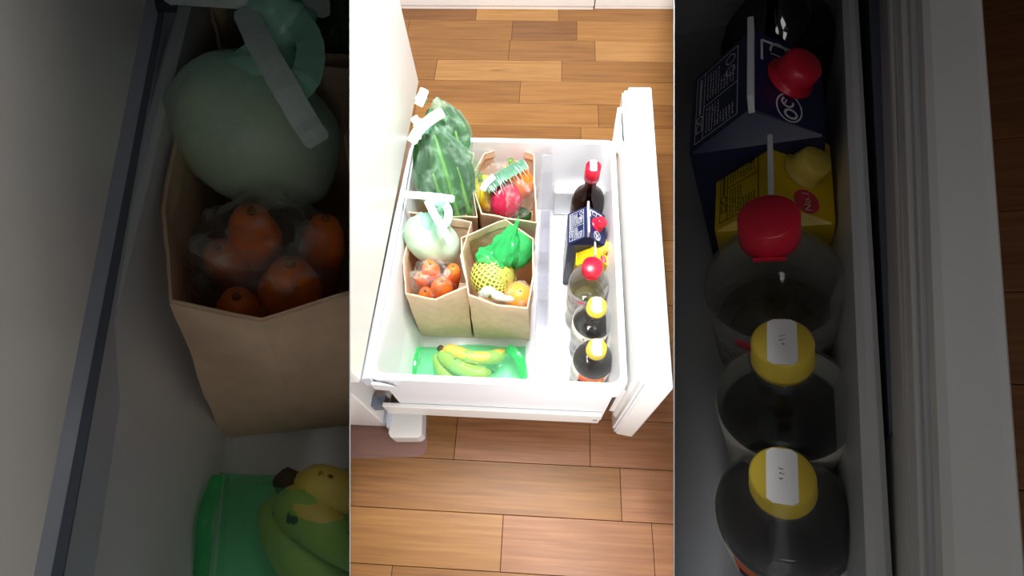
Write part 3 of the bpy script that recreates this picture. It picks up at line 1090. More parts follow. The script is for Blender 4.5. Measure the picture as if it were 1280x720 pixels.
def cabbage_and_carrots(F, where, dim):
    g = 'carrots in the ' + where
    top = 0.30
    # carrots: pale crowns up, leaning in the bag
    spots = [((538, 331, 0.310), (541, 372, 0.15), 0.021, 'upper carrot, its crown under crinkled film'),
             ((566, 334, 0.305), (562, 385, 0.13), 0.019, 'carrot nearest the inner right wall of its bag'),
             ((524, 345, 0.290), (545, 374, 0.14), 0.018, 'short carrot at the left behind wrinkled film'),
             ((552, 352, 0.300), (554, 402, 0.12), 0.025, 'thickest carrot, in the middle of the bunch'),
             ((532, 365, 0.285), (540, 398, 0.12), 0.019, 'lowest carrot, against the front of the bag')]
    for i, (a, b, r, lab) in enumerate(spots):
        carrot(F, F.p(*b), F.p(*a), r, lab + (' (dim left bag)' if dim else ' (bright paper bag)'), i + 3, g)
    p0, p1 = F.p(545, 356, 0.19), F.p(541, 345, 0.318)
    o = p0.copy()
    t = thing('plastic_bag', 'crinkled clear bag around the carrots in the ' + where, 'plastic bag', F, o, 0, 1, 'tied produce bags')
    m = F.mpp(F.p(542, 348, 0.30))
    oriented_shell('film', t, F, F.p(546, 352, 0.17), F.p(541, 345, 0.330), 60 * m, 56 * m, M_CLEARBAG, 8, 0.22, 0.05, 0.25, 3.0, o, 5)
    strap(t, F, [(513, 341, 0.318), (524, 346, 0.326), (540, 349, 0.330), (556, 345, 0.33), (560, 336, 0.325)], 8, o, M_CLEARBAG, 6, 'gathered_edge', 0.5)
    # pale cabbage in a mint bag, tied above
    c = F.p(535, 300, 0.325)
    q = F.p(556, 318, 0.28)
    m = F.mpp(c)
    o = q.copy()
    t = thing('cabbage', 'pale yellow-green cabbage piece inside the mint bag, ' + where, 'cabbage', F, o, 0, 1, 'pale cabbages')
    ax = F.p(512, 288, 0.335) - F.p(562, 322, 0.285)
    bm = blob(27 * m, 24 * m, ax.length * 0.56, 4, 0.08, 1.6, sub=4)
    rot_bm(bm, basis(ax), F.p(539, 301, 0.300) - o)
    obj('head', bm, M_CABBAGE, t, True)
    t = thing('plastic_bag', 'mint green tied bag around the pale cabbage in the ' + where, 'plastic bag', F, o, 0, 1, 'tied produce bags')
    bm = blob(30 * m, 27 * m, ax.length * 0.64, 6, 0.07, 2.0, sub=4)
    rot_bm(bm, basis(ax), F.p(540, 300, 0.303) - o)
    obj('film', bm, M_MINT, t, True)
    bm = tube(spline([F.p(536, 288, 0.318) - o, F.p(543, 274, 0.352) - o, F.p(546, 262, 0.368) - o, F.p(549, 254, 0.378) - o], 12),
              [k * m for k in (24, 22, 18.5, 15, 12, 10, 8.5, 7.5, 7, 8, 10, 12)], 22)
    for v in bm.verts:
        v.co += Vector((noise.noise(v.co * 45), noise.noise(v.co * 45 + Vector((3, 1, 7))), noise.noise(v.co * 45 + Vector((9, 4, 2))))) * 5 * m
    obj('gathered_neck', bm, M_MINT_DENSE, t, True)
    knot(t, F.p(549, 254, 0.385), 11 * m, o, M_MINT_DENSE, 9)
    strap(t, F, [(534, 250, 0.392), (541, 264, 0.398), (550, 280, 0.394), (558, 294, 0.38), (564, 303, 0.37)], 9.5, o, M_HANDLE, 3)
    strap(t, F, [(502, 243, 0.372), (520, 244, 0.386), (545, 246, 0.395), (568, 249, 0.385)], 9, o, M_HANDLE, 5)
    strap(t, F, [(552, 250, 0.392), (560, 262, 0.392), (559, 276, 0.386), (551, 284, 0.38)], 10, o, M_MINT_DENSE, 7, 'loop')


def banana(parent, F, pts, r, o, seed):
    P = spline([F.p(x, y, z) - o for x, y, z in pts], 18)
    rad = []
    for i in range(18):
        u = i / 17
        k = min(1, (u / 0.14) ** 0.8 if u < 0.14 else 1) * min(1, ((1 - u) / 0.16) ** 0.7 if u > 0.84 else 1)
        rad.append(r * max(0.28, k))
    bm = tube(P, rad, 10)
    for v in bm.verts:
        v.co += v.co.normalized() * 0.0
    b = obj('banana', bm, M_BANANA, parent, True)
    d = (P[-1] - P[-2]).normalized()
    obj('blossom_end', tube([P[-1] - d * 0.002, P[-1] + d * r * 0.35], [r * 0.33, r * 0.22], 10), M_BANANA_TIP, b, True)


def bananas(F, where):
    z = 0.135
    o = F.p(590, 455, ZB)
    m = F.mpp(F.p(590, 455, z))
    t = thing('banana_bunch', 'bunch of spotted yellow-green bananas in the ' + where, 'bananas', F, o, 0, 1, 'banana bunches')
    k = lambda x, y, zz: (x, y, zz)
    sets = [[(552, 436, 0.150), (568, 440, 0.156), (592, 447, 0.158), (618, 446, 0.152), (632, 438, 0.144)],
            [(551, 437, 0.146), (558, 448, 0.150), (578, 461, 0.152), (600, 467, 0.146), (614, 465, 0.140)],
            [(549, 439, 0.136), (549, 452, 0.134), (556, 467, 0.130), (570, 477, 0.126), (584, 480, 0.124)]]
    for i, s in enumerate(sets):
        banana(t, F, s, (8.8, 9.2, 8.2)[i] * m, o, i)
    obj('stalk', tube([F.p(549, 434, 0.156) - o, F.p(552, 437, 0.150) - o, F.p(557, 443, 0.146) - o], [4 * m, 5.5 * m, 6 * m], 10), M_BANANA_TIP, t, True)
    # open green bag around them
    t = thing('plastic_bag', 'bright green bag holding the bananas in the ' + where, 'plastic bag', F, o, 0, 1, 'tied produce bags')
    bm = bmesh.new()
    x0, x1, y0, y1 = 517, 657, 432, 481
    nx, ny = 40, 14

    def sheet(zf, fr):
        rows = []
        for j in range(ny + 1):
            row = []
            for i in range(nx + 1):
                u, v = i / nx, j / ny
                x = x0 + (x1 - x0) * u - (3 if v > 0.5 else 0) * (1 - u)
                y = y0 + (y1 - y0) * v + 1.6 * math.sin(u * 9) * (1 - v)
                edge = min(1, 6 * min(u, 1 - u)) * min(1, 5 * min(v, 1 - v) + 0.25)
                zz = zf(u, v, edge) + fr * noise.noise(Vector((u * 9, v * 5, 2))) * edge
                row.append(bm.verts.new(F.p(x, y, zz) - o))
            rows.append(row)
        for a, b in zip(rows, rows[1:]):
            for i in range(nx):
                bm.faces.new((a[i], a[i + 1], b[i + 1], b[i]))
        return rows

    lo = sheet(lambda u, v, e: 0.104, 0.0)
    hi = sheet(lambda u, v, e: 0.106 + e * (0.066 - 0.02 * abs(u - 0.45)), 0.010)
    b = hi
    for a, c in ((lo, hi),):
        for i in range(nx):
            bm.faces.new((a[0][i], a[0][i + 1], c[0][i + 1], c[0][i]))
        for j in range(ny):
            bm.faces.new((a[j][0], a[j + 1][0], c[j + 1][0], c[j][0]))
            bm.faces.new((a[j][nx], a[j + 1][nx], c[j + 1][nx], c[j][nx]))
    obj('film', bm, M_GREENBAG_THIN, t, True)
    strap(t, F, [(524, 434, 0.15), (519, 450, 0.16), (518, 466, 0.155), (517, 476, 0.14)], 5, o, M_GREENBAG, 2, 'folded_edge')
    strap(t, F, [(634, 434, 0.16), (644, 442, 0.17), (652, 455, 0.165), (655, 474, 0.15)], 11, o, M_GREENBAG, 3, 'folded_edge')


M_GREENBAG_THIN = film('green_bag_thin', (136, 244, 184), 0.15, 0.10, 0.7, 26, 0.22, 0.2)


def pepper(F, c, r, h, axis, mat, label, seed):
    o = c.copy()
    t = thing('bell_pepper', label, 'pepper', F, o, 0, 1, None)
    bm = bmesh.new()
    bmesh.ops.create_uvsphere(bm, u_segments=48, v_segments=24, radius=1)
    for v in bm.verts:
        n = v.co.copy()
        a = math.atan2(n.y, n.x)
        k = 1 + 0.13 * math.cos(4 * a + seed) * (1 - abs(n.z) ** 2)
        rr = math.hypot(n.x, n.y)
        sq = (1 - abs(n.z) ** 4) ** 0.25 if abs(n.z) < 1 else 0
        dimp = -0.28 * max(0, 1 - rr * 2.0) * (1 if n.z > 0 else 0.5) * (1 if n.z > 0 else -1)
        v.co = Vector((n.x * k * r * 1.02, n.y * k * r * 1.02, (n.z + dimp) * h))
    rot_bm(bm, basis(axis))
    obj('flesh', bm, mat, t, True)
    ax = Vector(axis).normalized()
    obj('stem', tube([ax * h * 0.66, ax * h * 0.95, ax * h * 1.2 + Vector((0.004, 0, 0))], [r * 0.2, r * 0.13, r * 0.16], 10), M_STALK, t, True)


def pepper_bag(F):
    m = F.mpp(F.p(632, 235, 0.27))
    pepper(F, F.p(609, 242, 0.270), 20 * m, 24 * m, (-0.3, 0.25, 0.8), M_YELLOW, 'yellow bell pepper at the left of the pepper bag', 0.3)
    pepper(F, F.p(629, 249, 0.272), 21 * m, 25 * m, (0.0, 0.6, 0.7), M_RED, 'dark red bell pepper in the middle of the pepper bag', 1.4)
    pepper(F, F.p(646, 226, 0.280), 21 * m, 26 * m, (-0.3, 0.3, 0.9), M_ORANGE, 'bright orange bell pepper at the right of the pepper bag', 2.2)
    o = F.p(634, 262, 0.17)
    t = thing('cucumber', 'dark green cucumber deep in the pepper bag, near its front wall', 'cucumber', F, o)
    obj('flesh', tube(spline([F.p(606, 262, 0.19) - o, F.p(630, 266, 0.205) - o, F.p(664, 270, 0.20) - o], 10), [0.008, 0.017, 0.019, 0.019, 0.019, 0.019, 0.019, 0.019, 0.017, 0.008], 14), M_GREENVEG, t, True)
    obj('stem_end', tube([F.p(605, 262, 0.19) - o, F.p(603, 261, 0.19) - o], [0.006, 0.003], 8), M_STALK, t, True)
    o = F.p(632, 236, 0.22)
    t = thing('plastic_bag', 'clear bag with a gathered mint top around the three peppers', 'plastic bag', F, o, 0, 1, 'tied produce bags')
    bm = blob(41 * m, 36 * m, 33 * m, 12, 0.10, 2.4, sub=5)
    rot_bm(bm, Matrix.Identity(3), F.p(632, 240, 0.262) - o)
    obj('film', bm, M_CLEARBAG, t, True)
    random.seed(5)
    # fan of gathered mint film along the top
    c0, c1 = F.p(606, 231, 0.335), F.p(655, 201, 0.342)
    bm = bmesh.new()
    rows = []
    for i in range(33):
        u = i / 32
        p = c0.lerp(c1, u) + Vector((0, 0, 0.006 * math.sin(u * 3.14)))
        w = (9 + 6 * noise.noise(Vector((i * 0.9, 1, 1)))) * m
        n = 0.006 * (1 if i % 2 else -1)
        s = (c1 - c0).cross(Vector((0, 0.3, 1))).normalized()
        rows.append([bm.verts.new(p + s * (k * w) + Vector((0, 0, n * (1 - abs(k)) + n * 0.5 - 0.012 * k * k - 0.002)) - o) for k in (-1.0, -0.6, -0.2, 0.2, 0.6, 1.0)])
    for a, b in zip(rows, rows[1:]):
        for k in range(5):
            bm.faces.new((a[k], a[k + 1], b[k + 1], b[k]))
    bmesh.ops.solidify(bm, geom=bm.faces[:], thickness=0.0006)
    obj('gathered_top', bm, M_FAN, t)
    bm = bmesh.new()
    for i in range(22):
        u = (i % 11 + random.uniform(0.0, 1.0)) / 11
        p = c0.lerp(c1, u)
        s = (c1 - c0).cross(Vector((0, 0.3, 1))).normalized() * (1 if i < 11 else -1)
        e1 = p + s * (random.uniform(7, 12) * m) + Vector((0, 0, -0.006))
        e2 = p + s * (random.uniform(11, 24) * m) + (c1 - c0) * random.uniform(-0.06, 0.06) + Vector((0, 0, -0.024))
        tube([p - o, e1 - o, e2 - o], [1.4 * m, 0.9 * m, 0.2 * m], 5, bm)
    pl = obj('gather_pleats', bm, M_PLEAT, t, True)
    pl['kind'] = 'stuff'
    strap(t, F, [(603, 238, 0.335), (608, 229, 0.342), (618, 220, 0.346)], 8, o, M_HANDLE, 8)


def netted_fruit(F):
    # green bag, pear in a foam net, mandarin, white film
    c = F.p(643, 313, 0.265)
    m = F.mpp(c)
    o = c.copy()
    t = thing('melon', 'round green fruit showing through the bright green bag', 'fruit', F, o)
    obj('rind', rot_bm(blob(20 * m, 20 * m, 20 * m, 2, 0.03, 1.5), Matrix.Identity(3)), M_STALK, t, True)
    obj('stem', tube([(0, 0, 19 * m), (0.001, 0, 22 * m)], [0.003, 0.002], 8), M_BANANA_TIP, t, True)
    t = thing('plastic_bag', 'bright green bag knotted to a tip behind the netted fruit', 'plastic bag', F, o, 0, 1, 'tied produce bags')
    bm = blob(24 * m, 25 * m, 25 * m, 7, 0.12, 2.0)
    rot_bm(bm, basis(Vector((0.1, -0.2, 1))), Vector((0, 0, 0.004)))
    obj('film', bm, M_GREENBAG, t, True)
    bm = blob(17 * m, 15 * m, 30 * m, 21, 0.30, 3.0, 0.5, 0.85, 4, 0.05)
    rot_bm(bm, basis(F.p(640, 281, 0.345) - F.p(624, 318, 0.290)), F.p(630, 314, 0.305) - o)
    obj('twisted_top', bm, M_GREENBAG, t, True)
    bm = blob(20 * m, 17 * m, 11 * m, 25, 0.35, 3.0, sub=4)
    rot_bm(bm, Matrix.Identity(3), F.p(617, 323, 0.295) - o)
    obj('gathered_side', bm, M_GREENBAG, t, True)
    c = F.p(617, 346, 0.262)
    o = c.copy()
    t = thing('pear', 'round pear wrapped in a yellow foam net', 'fruit', F, o)
    obj('flesh', blob(26 * m, 26 * m, 26 * m, 3, 0.02, 1.4), M_PEAR, t, True)
    rr = 28.5 * m
    bm = bmesh.new()
    nu, nv = 22, 16
    grid = {}
    for j in range(nv + 1):
        th = 0.18 + (math.pi * 0.74) * j / nv
        for i in range(nu):
            a = 2 * math.pi * (i + 0.5 * (j % 2)) / nu
            grid[i, j] = bm.verts.new((rr * math.sin(th) * math.cos(a), rr * math.sin(th) * math.sin(a), rr * math.cos(th)))
    for j in range(0, nv - 1):
        for i in range(nu):
            k = i + (j % 2)
            bm.faces.new((grid[i % nu, j], grid[k % nu, j + 1], grid[i % nu, j + 2], grid[(k - 1) % nu, j + 1]))
    bmesh.ops.wireframe(bm, faces=bm.faces[:], thickness=1.7 * m, use_replace=True, use_even_offset=True)
    rot_bm(bm, basis(Vector((-0.8, 0.1, -0.6))))
    nt_ = obj('foam_net', bm, M_NET, t)
    nt_['kind'] = 'stuff'
    c = F.p(648, 370, 0.258)
    o = c.copy()
    t = thing('mandarin', 'mandarin orange at the front right of the fruit bag', 'mandarin', F, o)
    obj('peel', blob(17 * m, 17 * m, 16 * m, 5, 0.02, 1.5), M_MANDARIN, t, True)
    obj('stem_button', tube([(0.004, -0.002, 15.4 * m), (0.004, -0.002, 16.4 * m)], [0.0035, 0.002], 8), M_STALK, t, True)
    t = thing('plastic_bag', 'clear bag with white bunched film around the mandarin', 'plastic bag', F, o, 0, 1, 'tied produce bags')
    bm = blob(18.5 * m, 18.5 * m, 18 * m, 15, 0.12, 2.5)
    obj('film', bm, M_CLEARBAG, t, True)
    bm = tube(spline([F.p(598, 367, 0.285) - o, F.p(612, 364, 0.295) - o, F.p(626, 371, 0.295) - o, F.p(642, 377, 0.29) - o], 12),
              [k * m for k in (2, 4, 6, 6, 5, 5, 6, 5, 4, 4, 3, 2)], 12)
    for v in bm.verts:
        v.co += Vector((noise.noise(v.co * 70), noise.noise(v.co * 70 + Vector((3, 1, 7))), noise.noise(v.co * 70 + Vector((9, 4, 2))))) * 4 * m
    obj('bunched_film', bm, M_HANDLE, t, True)


greens_bags(C)
cabbage_and_carrots(C, 'bright paper bag', False)
pepper_bag(C)
netted_fruit(C)
bananas(C, 'bright middle drawer')

cabbage_and_carrots(L, 'large dim paper bag', True)
bananas(L, 'dim left drawer')
p0 = L.p(556, 262, 0.24)
leafy_greens(L, p0, p0 + Vector((-0.02, 0.03, 0.13)), 0.26, 13, 'dark leafy greens behind the dim cabbage bag', 13, (0, 0, 1))
o = p0.copy()
t = thing('plastic_bag', 'shiny clear bag around the dim leafy greens', 'plastic bag', L, o, 0, 1, 'tied produce bags')
oriented_shell('film', t, L, p0 - Vector((0, 0, 0.04)), p0 + Vector((-0.02, 0.03, 0.13)), 0.21, 0.13, M_LEAFBAG, 4, 0.15, 0.05, 0.2, 3.0, o, 4)


# ------------------------------------------------------------------ bottles and cartons
def fit(F, cap, top_z, r, z_r, w_px, lean=0.0, kz=1.0):
    """base point, scale and turn so the bottle top shows at cap and its shoulder is w_px wide"""
    s = 1.0
    rot = Matrix.Rotation(-math.radians(lean), 3, 'X')
    h = z_r + (top_z - z_r) * kz
    for _ in range(14):
        zb = ZB + r * s * math.sin(math.radians(lean))
        tip = rot @ Vector((0, 0, h * s))
        base = F.p(cap[0], cap[1], zb + tip.z) - tip
        Q = base + rot @ Vector((0, 0, z_r * s))
        s *= (w_px * F.mpp(Q) / (2 * r * s)) ** 0.6
    zb = ZB + r * s * math.sin(math.radians(lean))
    tip = rot @ Vector((0, 0, h * s))
    return F.p(cap[0], cap[1], zb + tip.z) - tip, s, rot


def warp(t, z_r, top_z, kz, kr):
    """a shorter, slimmer neck and cap: the parts above the shoulder are drawn in"""
    def go(o):
        for c in o.children:
            for v in c.data.vertices:
                if v.co.z > z_r:
                    u = min(1.0, (v.co.z - z_r) / ((top_z - z_r) * 0.6))
                    k = 1 + (kr - 1) * u
                    v.co = Vector((v.co.x * k, v.co.y * k, z_r + (v.co.z - z_r) * kz))
            go(c)
    go(t)


def dots(t, z, seed, s=1.0, x=0.0):
    random.seed(seed)
    bm = bmesh.new()
    for k in range(3):
        for j in range(3):
            a, b = x + random.uniform(-0.0012, 0.0012), 0.004 - k * 0.003
            stroke_into(bm, a - 0.0006, b + random.uniform(-0.0006, 0.0006), a + 0.0006, b + random.uniform(-0.0006, 0.0006), 0.0004)
    for v in bm.verts:
        v.co.z = z
    return obj('date_print', bm, M_INK, t)


def sticker(t, r, z, w, rot=0.0):
    bm = bmesh.new()
    pts = []
    for y in (-1, 1):
        for x in ((-1, -0.6, 0.6, 1) if y < 0 else (1, 0.6, -0.6, -1)):
            pts.append((x * w / 2, y * (r * 0.98 if abs(x) < 0.9 else r * 0.84)))
    c, s = math.cos(rot), math.sin(rot)
    lo = [bm.verts.new((x * c - y * s, x * s + y * c, z)) for x, y in pts]
    hi = [bm.verts.new((v.co.x, v.co.y, z + 0.0004)) for v in lo]
    bm.faces.new(hi)
    bm.faces.new(lo[::-1])
    for i in range(len(lo)):
        j = (i + 1) % len(lo)
        bm.faces.new((lo[i], lo[j], hi[j], hi[i]))
    return obj('cap_sticker', bm, M_STICKER, t)


def band(r, z0, z1, a0=0, a1=2 * math.pi, n=48):
    bm = bmesh.new()
    full = abs(a1 - a0 - 2 * math.pi) < 1e-6
    cols = []
    for i in range(n + (0 if full else 1)):
        a = a0 + (a1 - a0) * i / n
        cols.append([bm.verts.new((q * math.cos(a), q * math.sin(a), z)) for q, z in ((r, z0), (r, z1), (r - 0.0004, z1), (r - 0.0004, z0))])
    m = len(cols)
    for i in range(m if full else m - 1):
        a, b = cols[i], cols[(i + 1) % m]
        for k in range(4):
            bm.faces.new((a[k], b[k], b[(k + 1) % 4], a[(k + 1) % 4]))
    return bm


def recycle_mark(t, r, z, ang, size):
    bm = bmesh.new()
    s = size
    for (x0, y0, x1, y1) in ((-0.9, 0.1, -0.4, 0.8), (-0.4, 0.8, 0.5, 0.8), (0.5, 0.8, 0.9, 0.2), (0.9, 0.2, 0.55, 0.25), (-0.9, 0.1, -0.4, -0.7), (-0.4, -0.7, 0.2, -0.7), (0.35, -0.2, 0.35, 0.3), (0.35, 0.3, 0.1, 0.05), (0.9, 0.2, 0.95, 0.55), (0.2, -0.7, 0.0, -0.45)):
        stroke_into(bm, x0 * s, y0 * s, x1 * s, y1 * s, 0.22 * s)
    wrap(bm, r, z, ang)
    return obj('recycling_mark', bm, M_INK, t)


def sauce_bottle(F, cap, w_px, level, front, label, lean=0.0, kz=1.0, kr=1.0):
    r = 0.0385
    b, s, rot = fit(F, cap, 0.230, r, 0.150, w_px, lean, kz)
    t = thing('sauce_bottle', label, 'bottle', F, b, 0, s, 'sauce bottles with yellow caps', rot)
    prof = [(0, 0.003), (0.026, 0.003), (0.033, 0.0), (0.0375, 0.006)]
    for k in range(1, 25):
        z = 0.006 + 0.064 * k / 24
        prof.append((0.0372 - 0.0013 * (0.5 + 0.5 * math.cos(k * math.pi / 3)), z))
    prof += [(0.0385, 0.074), (0.0385, 0.146), (0.0378, 0.153), (0.0340, 0.164), (0.0270, 0.176), (0.0205, 0.187), (0.0168, 0.195), (0.0160, 0.202), (0.0160, 0.206)]
    obj('bottle_wall', lathe(prof), M_PET, t, True)
    # sauce inside, up to its level
    inner = [(max(0, q - 0.0016), z) for q, z in prof if z < level]
    lq = [(0, 0.0045)] + [(q, z + 0.0015) for q, z in inner if q > 0]
    for (q0, z0), (q1, z1) in zip(prof, prof[1:]):
        if z0 < level <= z1:
            ql = q0 + (q1 - q0) * (level - z0) / (z1 - z0) - 0.0016
            break
    lq = [p for p in lq if p[1] < level - 0.0005] + [(ql, level), (0, level)]
    obj('sauce', lathe(lq), M_SOY, t, True)
    obj('neck_ring', lathe([(0.0160, 0.1985), (0.0185, 0.1985), (0.0188, 0.2005), (0.0160, 0.2015)]), M_PET, t, True)
    cp = [(0.0, 0.2295), (0.0165, 0.2295), (0.0182, 0.2280), (0.0186, 0.2100), (0.0192, 0.2095), (0.0192, 0.2072), (0.0184, 0.2068), (0.0184, 0.2030), (0.0164, 0.2028)]
    cpo = obj('cap', lathe(cp), M_CAPYEL, t, True)
    st = sticker(t, 0.0168, 0.2297, 0.017, 0.0)
    dots(t, 0.2303, 3 if front else 4, 1.0)
    lb = obj('label', band(0.0391, 0.076, 0.144), M_LABEL, t, True)
    A = -math.pi / 2
    if front:
        obj('orange_panel', band(0.0395, 0.080, 0.1435, A - 0.75, A + 0.55, 20), M_LABELO, lb, True)
        obj('yellow_panel', band(0.0399, 0.080, 0.135, A + 0.22, A + 0.42, 8), M_LABELY, lb, True)
        obj('lettering', wrap(bm_from_text('つゆ', 0.021), 0.0402, 0.126, A - 0.22), M_INK, lb)
        obj('blue_print', band(0.0399, 0.084, 0.118, A - 0.70, A - 0.45, 8), M_NAVY, lb, True)
    else:
        recycle_mark(lb, 0.0394, 0.130, A - 0.30, 0.009)
        obj('lettering', wrap(bm_from_text('PET', 0.006), 0.0394, 0.116, A - 0.34), M_INK, lb)
        bm = bmesh.new()
        random.seed(8)
        for k in range(7):
            for j in range(4):
                stroke_into(bm, 0.020 + k * 0.003, -0.014 + j * 0.008, 0.020 + k * 0.003, -0.014 + j * 0.008 + random.uniform(0.003, 0.006), 0.0007)
        obj('small_print', wrap(bm, 0.0394, 0.115, A), M_RAIL, lb)
    warp(t, 0.150, 0.230, kz, kr)
    return t


def vinegar_bottle(F, cap, w_px, label, lean=0.0, kz=1.0, kr=1.0):
    r = 0.040
    b, s, rot = fit(F, cap, 0.245, r, 0.168, w_px, lean, kz)
    t = thing('vinegar_bottle', label, 'bottle', F, b, 0, s, 'clear bottles with red caps', rot)
    prof = [(0, 0.003), (0.028, 0.003), (0.036, 0.0), (0.0395, 0.006), (0.0400, 0.012)]
    for k in range(1, 13):
        prof.append((0.0400 - 0.0012 * (k % 2), 0.012 + 0.05 * k / 12))
    prof += [(0.0400, 0.066), (0.0400, 0.160), (0.0393, 0.168), (0.0370, 0.180), (0.0320, 0.194), (0.0250, 0.206), (0.0190, 0.213), (0.0175, 0.218), (0.0175, 0.222)]
    obj('bottle_wall', lathe(prof), M_PET, t, True)
    obj('vinegar', lathe([(0, 0.0045), (0.030, 0.0045), (0.0375, 0.008), (0.0375, 0.11), (0, 0.11)]), M_OLIVE, t, True)
    bm = lathe([(0, 0.008), (0.026, 0.009), (0.030, 0.014), (0.024, 0.02), (0.0, 0.021)])
    for v in bm.verts:
        v.co.z += 0.082 + 0.003 * noise.noise(v.co * 120)
    obj('herbs', bm, solid('olive_herbs', (110, 104, 60), 0.6, 0.3, 160, 0.5), t, True)
    cp = [(0.0, 0.2445), (0.0185, 0.2445), (0.0205, 0.2425), (0.0212, 0.226), (0.0212, 0.2195), (0.0178, 0.2185)]
    obj('cap', lathe(cp), M_CAPRED, t, True)
    obj('cap_tab', box(-0.011, 0.011, -0.0225, -0.0208, 0.2196, 0.2235, 0.0008), M_CAPRED, t)
    lb = obj('label', band(0.0406, 0.078, 0.160), M_LABELCLEAR, t, True)
    A = -math.pi / 2
    obj('red_panel', band(0.0409, 0.140, 0.150, A - 0.55, A + 0.50, 20), M_PINK, lb, True)
    obj('lettering', wrap(bm_from_text('すし酢', 0.0085), 0.0412, 0.145, A), M_WHITEPRINT, lb)
    bm = bmesh.new()
    random.seed(18)
    for k in range(26):
        x, y = random.uniform(-0.040, -0.026), random.uniform(-0.03, 0.02)
        stroke_into(bm, x, y, x + 0.0015, y + random.uniform(-0.001, 0.001), 0.0008)
    obj('small_print', wrap(bm, 0.0409, 0.125, A), M_RAIL, lb)
    warp(t, 0.168, 0.245, kz, kr)
    return t


def brown_bottle(F, cap, w_px, label):
    r = 0.036
    b, s, rot = fit(F, cap, 0.245, r, 0.135, w_px)
    t = thing('brown_bottle', label, 'bottle', F, b, 0, s, 'brown glass bottles')
    prof = [(0, 0.004), (0.028, 0.003), (0.034, 0.0), (0.036, 0.006), (0.036, 0.125), (0.0352, 0.138), (0.0310, 0.151), (0.0230, 0.162), (0.0150, 0.173), (0.0122, 0.185), (0.0118, 0.205), (0.0122, 0.212)]
    obj('glass', lathe(prof), M_BROWNGLASS, t, True)
    obj('liquor', lathe([(0, 0.006), (0.030, 0.006), (0.0342, 0.010), (0.0342, 0.126), (0.0300, 0.140), (0, 0.142)]), M_LIQUOR, t, True)
    obj('cap', lathe([(0, 0.245), (0.0140, 0.245), (0.0157, 0.2435), (0.0160, 0.222), (0.0160, 0.206), (0.0125, 0.2055)]), M_CAPRED, t, True)
    A = -math.pi / 2
    obj('lettering', wrap(bm_from_text('THE MILD', 0.0065), 0.0163, 0.212, A), M_WHITEPRINT, t)
    sticker(t, 0.0145, 0.2452, 0.0135, 0.0)
    dots(t, 0.2458, 9, 1.0, 0.0005)
    return t


